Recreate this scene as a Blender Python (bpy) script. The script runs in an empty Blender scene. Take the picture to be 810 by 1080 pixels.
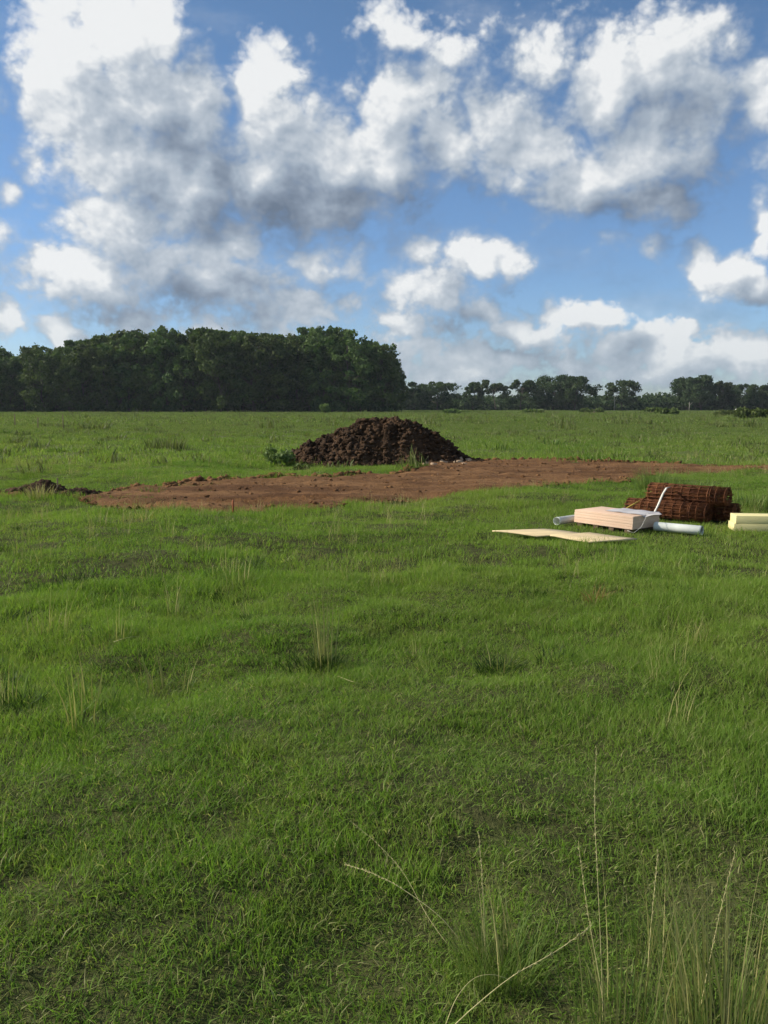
import bpy, math, random
import numpy as np
from mathutils import Vector, Matrix

random.seed(7)
RNG = np.random.default_rng(7)
scene = bpy.context.scene
COL = scene.collection
R = math.radians

# ------------------------------------------------------------------ camera
F_PX = 870.0          # focal length in photograph pixels (1080 tall)
EYE = 1.70
HORIZON = 429.0
PITCH = math.atan((540 - HORIZON) / F_PX)

cam_d = bpy.data.cameras.new("camera")
cam = bpy.data.objects.new("camera", cam_d)
COL.objects.link(cam)
cam.location = (0, 0, EYE)
cam.rotation_euler = (R(90) - PITCH, 0, 0)
cam_d.sensor_fit = 'VERTICAL'
cam_d.sensor_height = 36.0
cam_d.lens = 36.0 * F_PX / 1080.0
cam_d.clip_start = 0.05
cam_d.clip_end = 20000
scene.camera = cam
CP, SP = math.cos(PITCH), math.sin(PITCH)


def ray(px, py):
    a = (px - 405.0) / F_PX
    b = (540.0 - py) / F_PX
    return Vector((a, CP + b * SP, -SP + b * CP))


def g(px, py, z=0.0):
    """ground point seen at a photograph pixel"""
    d = ray(px, py)
    t = (z - EYE) / d.z
    return Vector((d.x * t, d.y * t, z))


def at_depth(px, py, y):
    d = ray(px, py)
    t = y / d.y
    return Vector((d.x * t, y, EYE + d.z * t))


# ------------------------------------------------------------------ noise
def _hash(ix, iy, seed):
    h = (ix.astype(np.int64) * 374761393 + iy.astype(np.int64) * 668265263 + seed * 1442695041) & 0xFFFFFFFF
    h = ((h ^ (h >> 13)) * 1274126177) & 0xFFFFFFFF
    h = (h ^ (h >> 16)) & 0xFFFFFFFF
    return h.astype(np.float64) / 4294967295.0


def vnoise(x, y, seed=0):
    x = np.asarray(x, float); y = np.asarray(y, float)
    ix = np.floor(x); iy = np.floor(y)
    fx = x - ix; fy = y - iy
    fx = fx * fx * fx * (fx * (fx * 6 - 15) + 10); fy = fy * fy * fy * (fy * (fy * 6 - 15) + 10)
    a = _hash(ix, iy, seed); b = _hash(ix + 1, iy, seed)
    c = _hash(ix, iy + 1, seed); d = _hash(ix + 1, iy + 1, seed)
    return (a + (b - a) * fx) * (1 - fy) + (c + (d - c) * fx) * fy


def fbm(x, y, seed=0, octs=4, gain=0.5):
    """about -1..1"""
    s = 0; amp = 1; tot = 0
    x = np.asarray(x, float); y = np.asarray(y, float)
    for o in range(octs):
        s = s + amp * (vnoise(x, y, seed + 17 * o) * 2 - 1)
        tot += amp; amp *= gain
        x, y = x * 1.86 + y * 0.62 + 3.1, y * 1.86 - x * 0.62 + 7.7
    return s / tot


def sstep(a, b, x):
    t = np.clip((x - a) / (b - a), 0, 1)
    return t * t * (3 - 2 * t)


SITE = g(690, 551)                                  # where the building materials lie


def height(x, y):
    x = np.asarray(x, float); y = np.asarray(y, float)
    r = np.hypot(x, y)
    near = 1 - sstep(14, 45, r)
    h = 0.085 * fbm(x / 0.75, y / 0.65, 3, 3) * near
    h = h + 0.17 * fbm(x / 2.9, y / 1.9, 5, 3) * (1 - 0.6 * sstep(30, 90, r))
    h = h + 0.10 * fbm(x / 17, y / 17, 9, 2) * sstep(4, 25, r)
    flat = sstep(1.5, 3.6, np.hypot((x - SITE.x), (y - SITE.y) * 1.2))
    pad = sstep(0.0, 1.2, mask_d_soft(x, y))
    return h * (0.12 + 0.88 * flat) * (1 - 0.8 * pad)


# ---- outline of the scraped strip of bare earth, photograph pixels -> ground
PAD_PX = [(-40, 521), (40, 521), (78, 519), (120, 516), (190, 513), (250, 509), (330, 505), (405, 500), (440, 496), (425, 491),
          (470, 486), (520, 485), (600, 486), (680, 487.5), (760, 490.5), (830, 495), (900, 498), (900, 499.5),
          (830, 499.5), (780, 498.5), (735, 500), (700, 505), (655, 510), (600, 514), (540, 519), (470, 523), (400, 529),
          (350, 535), (300, 539), (215, 541.5), (160, 540), (115, 534.5), (75, 529), (30, 526), (-40, 526)]
PAD = np.array([(g(*p).x, g(*p).y) for p in PAD_PX])


def poly_sd(x, y, P):
    """distance to the polygon outline, positive inside"""
    x = np.asarray(x, float); y = np.asarray(y, float)
    d = np.full(x.shape, 1e9); inside = np.zeros(x.shape, bool)
    n = len(P)
    for i in range(n):
        ax, ay = P[i]; bx, by = P[(i + 1) % n]
        ex, ey = bx - ax, by - ay
        t = np.clip(((x - ax) * ex + (y - ay) * ey) / (ex * ex + ey * ey), 0, 1)
        d = np.minimum(d, np.hypot(x - ax - t * ex, y - ay - t * ey))
        c = ((ay > y) != (by > y)) & (x < (bx - ax) * (y - ay) / (by - ay + 1e-12) + ax)
        inside ^= c
    return np.where(inside, d, -d)


def mask_d_soft(x, y):
    return poly_sd(x, y, PAD)


def mask_d(x, y):
    return poly_sd(x, y, PAD) + 0.45 * fbm(np.asarray(x) / 1.1, np.asarray(y) / 1.1, 21, 4)


def hz(x, y):
    return float(height(np.array([x]), np.array([y]))[0])


# ------------------------------------------------------------------ mesh building
def mesh_np(name, V, quads=None, tris=None, attrs=None, smooth=False):
    V = np.asarray(V, np.float32)
    me = bpy.data.meshes.new(name)
    me.vertices.add(len(V)); me.vertices.foreach_set('co', V.ravel())
    loops = []; starts = []; totals = []
    s = 0
    for F, k in ((quads, 4), (tris, 3)):
        if F is None or len(F) == 0: continue
        F = np.asarray(F, np.int32)
        loops.append(F.ravel()); starts.append(s + np.arange(len(F), dtype=np.int32) * k)
        totals.append(np.full(len(F), k, np.int32)); s += F.size
    if loops:
        L = np.concatenate(loops)
        me.loops.add(len(L)); me.loops.foreach_set('vertex_index', L)
        S = np.concatenate(starts)
        me.polygons.add(len(S)); me.polygons.foreach_set('loop_start', S)
        me.polygons.foreach_set('loop_total', np.concatenate(totals))
        if smooth: me.polygons.foreach_set('use_smooth', np.ones(len(S), bool))
    me.update(calc_edges=True)
    me.validate()
    for k, a in (attrs or {}).items():
        a = np.asarray(a, np.float32)
        if a.ndim == 1:
            at = me.attributes.new(k, 'FLOAT', 'POINT'); at.data.foreach_set('value', a)
        else:
            at = me.attributes.new(k, 'FLOAT_VECTOR', 'POINT'); at.data.foreach_set('vector', a.ravel())
    return me


class MB:
    """collects verts and faces of one part"""
    def __init__(self): self.V = []; self.Q = []; self.T = []; self.n = 0
    def add(self, V, Q=None, T=None):
        V = np.asarray(V, float)
        if Q is not None and len(Q): self.Q.append(np.asarray(Q) + self.n)
        if T is not None and len(T): self.T.append(np.asarray(T) + self.n)
        self.V.append(V); self.n += len(V)
    def box(self, c, s, rz=0, tilt=(0, 0)):
        M = Matrix.Rotation(rz, 3, 'Z') @ Matrix.Rotation(tilt[0], 3, 'X') @ Matrix.Rotation(tilt[1], 3, 'Y')
        V = np.array([(x, y, z) for x in (-.5, .5) for y in (-.5, .5) for z in (-.5, .5)]) * np.array(s)
        V = V @ np.array(M).T + np.array(c)
        self.add(V, [(0, 1, 3, 2), (4, 6, 7, 5), (0, 4, 5, 1), (2, 3, 7, 6), (0, 2, 6, 4), (1, 5, 7, 3)])
    def tube(self, pts, rad, sides=6, cap=True):
        P = np.asarray(pts, float); n = len(P)
        rad = np.broadcast_to(np.asarray(rad, float), (n,))
        T = np.gradient(P, axis=0); T /= np.linalg.norm(T, axis=1)[:, None] + 1e-12
        ref = np.array([0, 0, 1.0]) if abs(T[:, 2]).mean() < 0.8 else np.array([1.0, 0, 0])
        A = np.cross(T, ref); A /= np.linalg.norm(A, axis=1)[:, None] + 1e-12
        B = np.cross(T, A)
        th = np.arange(sides) / sides * 2 * np.pi
        V = P[:, None, :] + rad[:, None, None] * (np.cos(th)[None, :, None] * A[:, None, :] + np.sin(th)[None, :, None] * B[:, None, :])
        i = np.arange(n - 1)[:, None] * sides; j = np.arange(sides)[None, :]; k = (j + 1) % sides
        Q = np.stack([i + j, i + k, i + sides + k, i + sides + j], -1).reshape(-1, 4)
        V = V.reshape(-1, 3); Tt = []
        if cap:
            V = np.vstack([V, P[0], P[-1]])
            a, b = n * sides, n * sides + 1
            Tt = [(a, (q + 1) % sides, q) for q in range(sides)] + [(b, (n - 1) * sides + q, (n - 1) * sides + (q + 1) % sides) for q in range(sides)]
        self.add(V, Q, Tt)
    def mesh(self, name, smooth=False):
        return mesh_np(name, np.vstack(self.V), np.vstack(self.Q) if self.Q else None, np.vstack(self.T) if self.T else None, smooth=smooth)


def link(name, me, mat=None, parent=None, loc=None, bevel=0):
    o = bpy.data.objects.new(name, me)
    COL.objects.link(o)
    if mat and not me.materials: me.materials.append(mat)
    if parent: o.parent = parent
    if loc is not None: o.location = loc
    if bevel:
        b = o.modifiers.new('bevel', 'BEVEL'); b.width = bevel; b.segments = 2
    return o


def tag(o, label=None, cat=None, group=None, kind=None):
    if label: o['label'] = label
    if cat: o['category'] = cat
    if group: o['group'] = group
    if kind: o['kind'] = kind
    return o


def empty(name, loc, rz=0, scale=None):
    o = bpy.data.objects.new(name, None)
    COL.objects.link(o)
    o.location = loc; o.rotation_euler = (0, 0, rz)
    if scale is not None: o.scale = scale
    o.empty_display_size = 0.2
    return o


# ------------------------------------------------------------------ node helpers
class NT:
    def __init__(self, nt): self.nt = nt; self.N = nt.nodes; self.L = nt.links
    def node(self, t, **kw):
        n = self.N.new(t)
        for k, v in kw.items(): setattr(n, k, v)
        return n
    def put(self, sock, v):
        if isinstance(v, bpy.types.NodeSocket): self.L.new(v, sock)
        elif v is not None:
            if hasattr(sock.default_value, '__len__') and not hasattr(v, '__len__'): v = (v,) * len(sock.default_value)
            if hasattr(sock.default_value, '__len__') and len(sock.default_value) == 4 and len(v) == 3: v = (*v, 1)
            sock.default_value = v
    def m(self, op, a, b=None, c=None, clamp=False):
        n = self.node('ShaderNodeMath', operation=op, use_clamp=clamp)
        self.put(n.inputs[0], a)
        if b is not None: self.put(n.inputs[1], b)
        if c is not None: self.put(n.inputs[2], c)
        return n.outputs[0]
    def v(self, op, a, b=None, c=None, scale=None):
        n = self.node('ShaderNodeVectorMath', operation=op)
        self.put(n.inputs[0], a)
        if b is not None: self.put(n.inputs[1], b)
        if c is not None: self.put(n.inputs[2], c)
        if scale is not None: self.put(n.inputs['Scale'], scale)
        return n.outputs['Value'] if op in ('LENGTH', 'DOT_PRODUCT', 'DISTANCE') else n.outputs[0]
    def noise(self, vec, scale, detail=4, rough=0.5, out='Fac', dim='3D', dist=0):
        n = self.node('ShaderNodeTexNoise', noise_dimensions=dim)
        if vec is not None: self.L.new(vec, n.inputs['Vector'])
        self.put(n.inputs['Scale'], scale); self.put(n.inputs['Detail'], detail); self.put(n.inputs['Roughness'], rough)
        self.put(n.inputs['Distortion'], dist)
        return n.outputs[out]
    def voro(self, vec, scale, feature='F1', out='Distance', rand=1):
        n = self.node('ShaderNodeTexVoronoi', feature=feature)
        if vec is not None: self.L.new(vec, n.inputs['Vector'])
        self.put(n.inputs['Scale'], scale); self.put(n.inputs['Randomness'], rand)
        return n.outputs[out]
    def mr(self, v, a, b, c=0.0, d=1.0, smooth=False):
        n = self.node('ShaderNodeMapRange', interpolation_type='SMOOTHSTEP' if smooth else 'LINEAR')
        for i, x in enumerate((v, a, b, c, d)): self.put(n.inputs[i], x)
        return n.outputs[0]
    def mix(self, f, a, b, blend='MIX'):
        n = self.node('ShaderNodeMix', data_type='RGBA', blend_type=blend)
        self.put(n.inputs['Factor'], f); self.put(n.inputs['A'] if False else n.inputs[6], a); self.put(n.inputs[7], b)
        return n.outputs[2]
    def ramp(self, f, stops):
        n = self.node('ShaderNodeValToRGB')
        self.L.new(f, n.inputs[0])
        e = n.color_ramp.elements
        while len(e) < len(stops): e.new(0.5)
        for el, (p, c) in zip(e, stops): el.position = p; el.color = (*c, 1) if len(c) == 3 else c
        return n.outputs[0]
    def scaled(self, vec, s):
        return self.v('MULTIPLY', vec, s)


def new_mat(name):
    m = bpy.data.materials.new(name); m.use_nodes = True
    nt = NT(m.node_tree); nt.N.clear()
    out = nt.node('ShaderNodeOutputMaterial')
    return m, nt, out


def principled(nt, out, color, rough=0.8, spec=0.2, metal=0.0, bump=None, bstr=0.5, bdist=0.01):
    p = nt.node('ShaderNodeBsdfPrincipled')
    nt.put(p.inputs['Base Color'], color); nt.put(p.inputs['Roughness'], rough)
    nt.put(p.inputs['Specular IOR Level'], spec); nt.put(p.inputs['Metallic'], metal)
    if bump is not None:
        b = nt.node('ShaderNodeBump'); nt.put(b.inputs['Strength'], bstr); nt.put(b.inputs['Distance'], bdist)
        nt.L.new(bump, b.inputs['Height']); nt.L.new(b.outputs[0], p.inputs['Normal'])
    nt.L.new(p.outputs[0], out.inputs['Surface'])
    return p


def leaf_mat(name, color_fn, trans=0.3, rough=0.55, spec=0.12):
    m, nt, out = new_mat(name)
    col = color_fn(nt)
    p = nt.node('ShaderNodeBsdfPrincipled')
    nt.put(p.inputs['Base Color'], col); nt.put(p.inputs['Roughness'], rough); nt.put(p.inputs['Specular IOR Level'], spec)
    t = nt.node('ShaderNodeBsdfTranslucent')
    tc = nt.mix(1.0, col, (1.15, 1.25, 0.6), 'MULTIPLY')
    nt.L.new(tc, t.inputs['Color'])
    mx = nt.node('ShaderNodeMixShader'); mx.inputs[0].default_value = trans
    nt.L.new(p.outputs[0], mx.inputs[1]); nt.L.new(t.outputs[0], mx.inputs[2])
    nt.L.new(mx.outputs[0], out.inputs['Surface'])
    return m


def pos(nt): return nt.node('ShaderNodeNewGeometry').outputs['Position']
def attr(nt, name):
    n = nt.node('ShaderNodeAttribute'); n.attribute_name = name
    return n.outputs['Fac']


def grass_tone(nt, P):
    """colour of the turf as it varies over the field"""
    big = nt.noise(P, 0.10, 3, 0.55)
    mid = nt.noise(P, 0.55, 4, 0.6)
    fine = nt.noise(P, 2.6, 4, 0.65)
    spot = nt.noise(P, 0.8, 3, 0.7)
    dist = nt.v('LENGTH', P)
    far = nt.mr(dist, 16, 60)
    c1 = nt.mix(nt.mr(mid, 0.35, 0.65), (0.096, 0.188, 0.026), (0.196, 0.296, 0.048))
    c2 = nt.mix(nt.mr(big, 0.40, 0.70), c1, (0.248, 0.299, 0.067))
    c3 = nt.mix(nt.mr(fine, 0.50, 0.75, 0, 0.65), c2, (0.239, 0.228, 0.085))
    c3 = nt.mix(nt.mr(spot, 0.54, 0.74, 0, 0.40), c3, (0.067, 0.145, 0.024))
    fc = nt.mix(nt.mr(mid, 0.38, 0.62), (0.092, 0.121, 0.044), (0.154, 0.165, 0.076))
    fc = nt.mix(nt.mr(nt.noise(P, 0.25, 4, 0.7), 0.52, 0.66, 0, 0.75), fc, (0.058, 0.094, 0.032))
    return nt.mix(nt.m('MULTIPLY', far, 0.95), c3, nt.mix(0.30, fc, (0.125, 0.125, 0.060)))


def grass_color(nt):
    P = pos(nt)
    c = grass_tone(nt, P)
    b = attr(nt, 'bc'); t = attr(nt, 'bt')
    c = nt.mix(nt.mr(b, 0.0, 0.9, 0.0, 0.55), c, (0.205, 0.335, 0.056))
    straw = nt.m('GREATER_THAN', b, nt.mr(nt.v('LENGTH', P), 3.0, 9.0, 0.875, 0.955))
    c = nt.mix(nt.m('MULTIPLY', straw, 0.8), c, (0.381, 0.349, 0.172))
    c = nt.mix(nt.mr(t, 0.0, 0.3, 0.40, 0.0), c, (0.105, 0.096, 0.038))     # darker and browner towards the root
    return c


M_GRASS = leaf_mat('grass_blades', grass_color, 0.45, 0.55, 0.12)


def ground_color_mat():
    m, nt, out = new_mat('pasture_soil')
    P = pos(nt)
    tone = grass_tone(nt, P)
    n = nt.noise(P, 14, 4, 0.7)
    soil = nt.mix(nt.noise(P, 5, 3), (0.040, 0.036, 0.016), (0.050, 0.066, 0.018))
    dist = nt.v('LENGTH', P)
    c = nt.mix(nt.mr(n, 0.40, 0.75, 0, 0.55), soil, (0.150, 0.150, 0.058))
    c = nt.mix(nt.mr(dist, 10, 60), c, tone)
    h = nt.noise(P, 9, 5, 0.7)
    principled(nt, out, c, 0.95, 0.05, bump=h, bstr=0.8, bdist=0.05)
    return m


M_GROUND = ground_color_mat()


def dirt_mat(name, ca, cb, cc, streak=True):
    m, nt, out = new_mat(name)
    P = pos(nt)
    S = nt.scaled(P, (0.25, 1.3, 1.0)) if streak else P
    n1 = nt.noise(S, 0.9, 5, 0.62)
    n2 = nt.noise(P, 7 if streak else 4.5, 6, 0.75)
    c = nt.mix(nt.mr(n1, 0.38, 0.62), ca, cb)
    c = nt.mix(nt.mr(n2, 0.50, 0.72), c, cc)
    specks = nt.voro(P, 11)
    c = nt.mix(nt.mr(specks, 0.05, 0.14, 0.6, 0.0), c, tuple(min(1, k * 1.9) for k in cb))
    h = nt.noise(P, 16, 6, 0.7)
    principled(nt, out, c, 0.95, 0.08, bump=h, bstr=0.9, bdist=0.04)
    return m


M_DIRT = dirt_mat('bare_red_earth', (0.118, 0.058, 0.025), (0.220, 0.116, 0.050), (0.068, 0.036, 0.017))
M_MOUND = dirt_mat('dark_topsoil', (0.038, 0.024, 0.015), (0.092, 0.054, 0.030), (0.019, 0.013, 0.009), False)


def simple(name, col, rough=0.7, spec=0.2, metal=0.0, var=0.25, scale=8, stretch=(1, 1, 1), bd=0.003):
    m, nt, out = new_mat(name)
    tc = nt.node('ShaderNodeTexCoord').outputs['Object']
    S = nt.scaled(tc, stretch)
    n = nt.noise(S, scale, 5, 0.65)
    lo = tuple(k * (1 - var) for k in col); hi = tuple(min(1, k * (1 + var)) for k in col)
    c = nt.mix(nt.mr(n, 0.3, 0.7), lo, hi)
    principled(nt, out, c, rough, spec, metal, bump=nt.noise(S, scale * 4, 4), bstr=0.4, bdist=bd)
    return m


M_WOODS = simple('pale_plywood_face', (0.68, 0.53, 0.30), 0.7, 0.2, var=0.14, scale=2.5, stretch=(0.6, 6, 3))
M_YELLOW = simple('pale_yellow_board', (0.70, 0.62, 0.30), 0.75, 0.15, var=0.10, scale=4, stretch=(0.6, 4, 2))
M_STAKE = simple('weathered_wood', (0.20, 0.15, 0.10), 0.85, 0.1, var=0.3, scale=10, stretch=(4, 4, 0.8))
M_ORANGE = simple('faded_orange_paint', (0.34, 0.11, 0.045), 0.7, 0.2, var=0.2, scale=10)
M_WHITE = simple('white_strap', (0.72, 0.68, 0.58), 0.5, 0.3, var=0.08, scale=8)
M_FILM = simple('pale_grey_sheet', (0.50, 0.47, 0.45), 0.55, 0.3, var=0.15, scale=4)
M_GALV = simple('galvanised_sheet', (0.60, 0.62, 0.55), 0.6, 0.25, metal=0.0, var=0.10, scale=5)
M_DARKWOOD = simple('dark_dunnage', (0.11, 0.075, 0.05), 0.9, 0.1, var=0.3, scale=9)
M_BARK = simple('tree_bark', (0.10, 0.082, 0.065), 0.95, 0.05, var=0.3, scale=2, stretch=(3, 3, 0.5), bd=0.03)
M_PALEBARK = simple('pale_tree_bark', (0.30, 0.27, 0.22), 0.95, 0.05, var=0.25, scale=2, stretch=(3, 3, 0.5), bd=0.03)
M_WHITEPAINT = simple('white_painted_post', (0.7, 0.7, 0.66), 0.6, 0.2, var=0.08, scale=3)


def lumber_mat():
    m, nt, out = new_mat('stacked_board_edges')
    tc = nt.node('ShaderNodeTexCoord').outputs['Object']
    sep = nt.node('ShaderNodeSeparateXYZ'); nt.L.new(tc, sep.inputs[0])
    z = sep.outputs['Z']
    lay = nt.m('FRACT', nt.m('MULTIPLY', z, 1 / 0.0185))
    line = nt.m('LESS_THAN', lay, 0.16)
    idx = nt.m('FLOOR', nt.m('MULTIPLY', z, 1 / 0.0185))
    wn = nt.node('ShaderNodeTexWhiteNoise', noise_dimensions='1D'); nt.L.new(idx, wn.inputs['W'])
    c = nt.mix(wn.outputs['Value'], (0.66, 0.45, 0.31), (0.72, 0.51, 0.36))
    c = nt.mix(nt.mr(nt.noise(tc, 6, 4, 0.7), 0.4, 0.7, 0, 0.4), c, (0.70, 0.54, 0.40))
    c = nt.mix(nt.m('MULTIPLY', line, 0.35), c, (0.38, 0.24, 0.16))
    principled(nt, out, c, 0.75, 0.15, bump=nt.m('SUBTRACT', 1.0, line), bstr=0.5, bdist=0.003)
    return m


M_LUMBER = lumber_mat()


def rust_mat():
    m, nt, out = new_mat('rusted_wire')
    P = pos(nt)
    n = nt.noise(P, 9, 4, 0.6)
    c = nt.mix(nt.mr(n, 0.35, 0.65), (0.075, 0.028, 0.013), (0.19, 0.072, 0.028))
    principled(nt, out, c, 0.85, 0.2)
    return m


M_RUST = rust_mat()

# ------------------------------------------------------------------ sun + sky
SUN_AZ = R(-84)       # from +Y towards -X : the sun stands to the left
SUN_EL = R(31)
sd = Vector((math.sin(SUN_AZ) * math.cos(SUN_EL), math.cos(SUN_AZ) * math.cos(SUN_EL), math.sin(SUN_EL)))
sun_d = bpy.data.lights.new('sun', 'SUN'); sun_d.energy = 5.0; sun_d.angle = R(0.5); sun_d.color = (1.0, 0.93, 0.82)
sun = bpy.data.objects.new('sun', sun_d); COL.objects.link(sun)
sun.rotation_euler = sd.to_track_quat('Z', 'Y').to_euler()


# clouds: centre px, py, half width, half height, weight  (photograph pixels, turned into directions)
CLOUDS = [
    (66, 55, 50, 56, 1.0), (120, 40, 62, 50, 1.0), (165, 25, 40, 36, .9), (88, 110, 58, 58, 1.05), (150, 100, 80, 70, 1.1),
    (120, 170, 70, 65, 1.1), (200, 120, 60, 70, 1.0), (130, 225, 85, 60, 1.0), (200, 190, 85, 75, 1.1),
    (280, 90, 48, 52, .9), (300, 130, 62, 62, 1.0), (270, 190, 80, 62, 1.1), (340, 165, 72, 60, 1.1), (350, 215, 95, 42, 1.1), (405, 170, 60, 55, 1.0),
    (420, 120, 60, 50, .85), (470, 150, 62, 48, .95), (425, 35, 55, 30, .55), (480, 50, 52, 36, .6), (455, 90, 50, 40, .7),
    (520, 120, 62, 52, .8), (560, 160, 62, 50, .95), (575, 60, 48, 46, .62), (640, 90, 80, 60, .95), (610, 195, 70, 46, 1.1), (680, 160, 78, 60, 1.05),
    (700, 80, 62, 62, .9), (745, 90, 50, 68, .8), (725, 50, 50, 40, .75), (690, 215, 50, 34, 1.0), (735, 130, 45, 45, .8),
    (805, 105, 34, 48, .9), (850, 140, 60, 60, .9), (808, 232, 22, 32, .7),
    (760, 285, 45, 38, 1.0), (745, 265, 24, 28, .9), (792, 303, 26, 26, .9), (693, 267, 17, 19, .6),
    (40, 165, 24, 24, .6), (8, 195, 17, 13, .6), (10, 328, 24, 22, .9), (68, 345, 22, 24, .9),
    (90, 290, 85, 42, 1.0), (60, 285, 50, 30, .9), (170, 275, 80, 50, 1.0), (235, 262, 62, 44, .95), (240, 300, 95, 46, 1.0),
    (140, 330, 60, 30, .8), (300, 330, 70, 36, .8), (330, 275, 62, 32, .7), (370, 318, 38, 18, .55), (370, 280, 30, 30, .6),
    (440, 262, 38, 34, .75), (455, 300, 60, 44, .85), (500, 275, 48, 42, .9), (535, 275, 36, 30, .8), (430, 345, 60, 30, .7),
    (500, 335, 44, 26, .75), (545, 352, 40, 26, .75), (590, 340, 34, 24, .75), (450, 372, 46, 20, .7), (530, 382, 54, 18, .75), (632, 338, 34, 20, .85), (600, 376, 50, 18, .75), (655, 374, 46, 22, .85), (700, 356, 26, 14, .7),
    (710, 368, 50, 24, .85), (480, 385, 80, 26, .9), (740, 385, 90, 24, .8), (790, 375, 60, 26, .7), (640, 262, 45, 14, .4),
    (-60, 250, 60, 50, .9), (-80, 90, 70, 60, .9), (900, 300, 80, 50, .9), (920, 60, 80, 70, .9), (250, 355, 130, 26, .6),
]


WIN_AZ0, WIN_AZ1, WIN_EL0, WIN_EL1 = 29.0, 34.0, 24.5, 29.0     # modelled part of the sky, degrees
TILES = [(-40, -12.5), (-12.5, -3.5), (-3.5, 5.5), (5.5, 14.5), (14.5, 40)]
TILE_EL = 12.0


def blob_deg(c):
    cx, cy, rx, ry, wt = c
    d = ray(cx, cy).normalized()
    return (math.degrees(math.atan2(d.x, d.y)), math.degrees(math.asin(d.z)), rx * 1.10 / F_PX * 57.3, ry * 1.10 / F_PX * 57.3, wt)


def cloud_group(name, blobs):
    """cloud cover F (with puffs) and S (soft) at a point of the sky, degrees"""
    ng = bpy.data.node_groups.new(name, 'ShaderNodeTree')
    ng.interface.new_socket('P', in_out='INPUT', socket_type='NodeSocketVector')
    ng.interface.new_socket('Q', in_out='INPUT', socket_type='NodeSocketVector')
    ng.interface.new_socket('S', in_out='OUTPUT', socket_type='NodeSocketFloat')
    k = NT(ng)
    gi = k.node('NodeGroupInput'); go = k.node('NodeGroupOutput')
    p, q = gi.outputs[0], gi.outputs[1]
    acc = None
    for (a, e, rx2, ry2, wt) in blobs:
        vv = k.v('MULTIPLY_ADD', q, (1 / rx2, 1 / ry2, 0), (-a / rx2, -e / ry2, 0))
        f = k.m('MULTIPLY_ADD', k.v('LENGTH', vv), -wt, wt)
        acc = f if acc is None else k.m('SMOOTH_MAX', acc, f, 0.14)
    k.L.new(acc, go.inputs['S'])
    return ng


CLOUD_SHADE = [(345, 222, 130, 34, .62), (270, 190, 95, 60, .30), (190, 150, 60, 75, .22), (690, 224, 60, 30, .60), (735, 120, 60, 75, .28), (245, 312, 150, 38, .36),  # ellipses of shade painted into the clouds, mostly their grey bases
         (140, 325, 90, 30, .30), (560, 300, 34, 20, .45), (500, 330, 90, 50, .22), (430, 130, 70, 60, .20), (470, 190, 70, 25, .22), (600, 395, 260, 36, .50), (560, 372, 60, 12, .30), (690, 368, 60, 12, .28), (480, 350, 50, 16, .30), (620, 352, 36, 10, .25),
         (560, 100, 50, 50, .18), (785, 310, 34, 16, .25), (660, 120, 70, 40, .14), (590, 215, 50, 20, .2), (60, 400, 300, 30, .25)]


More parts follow.
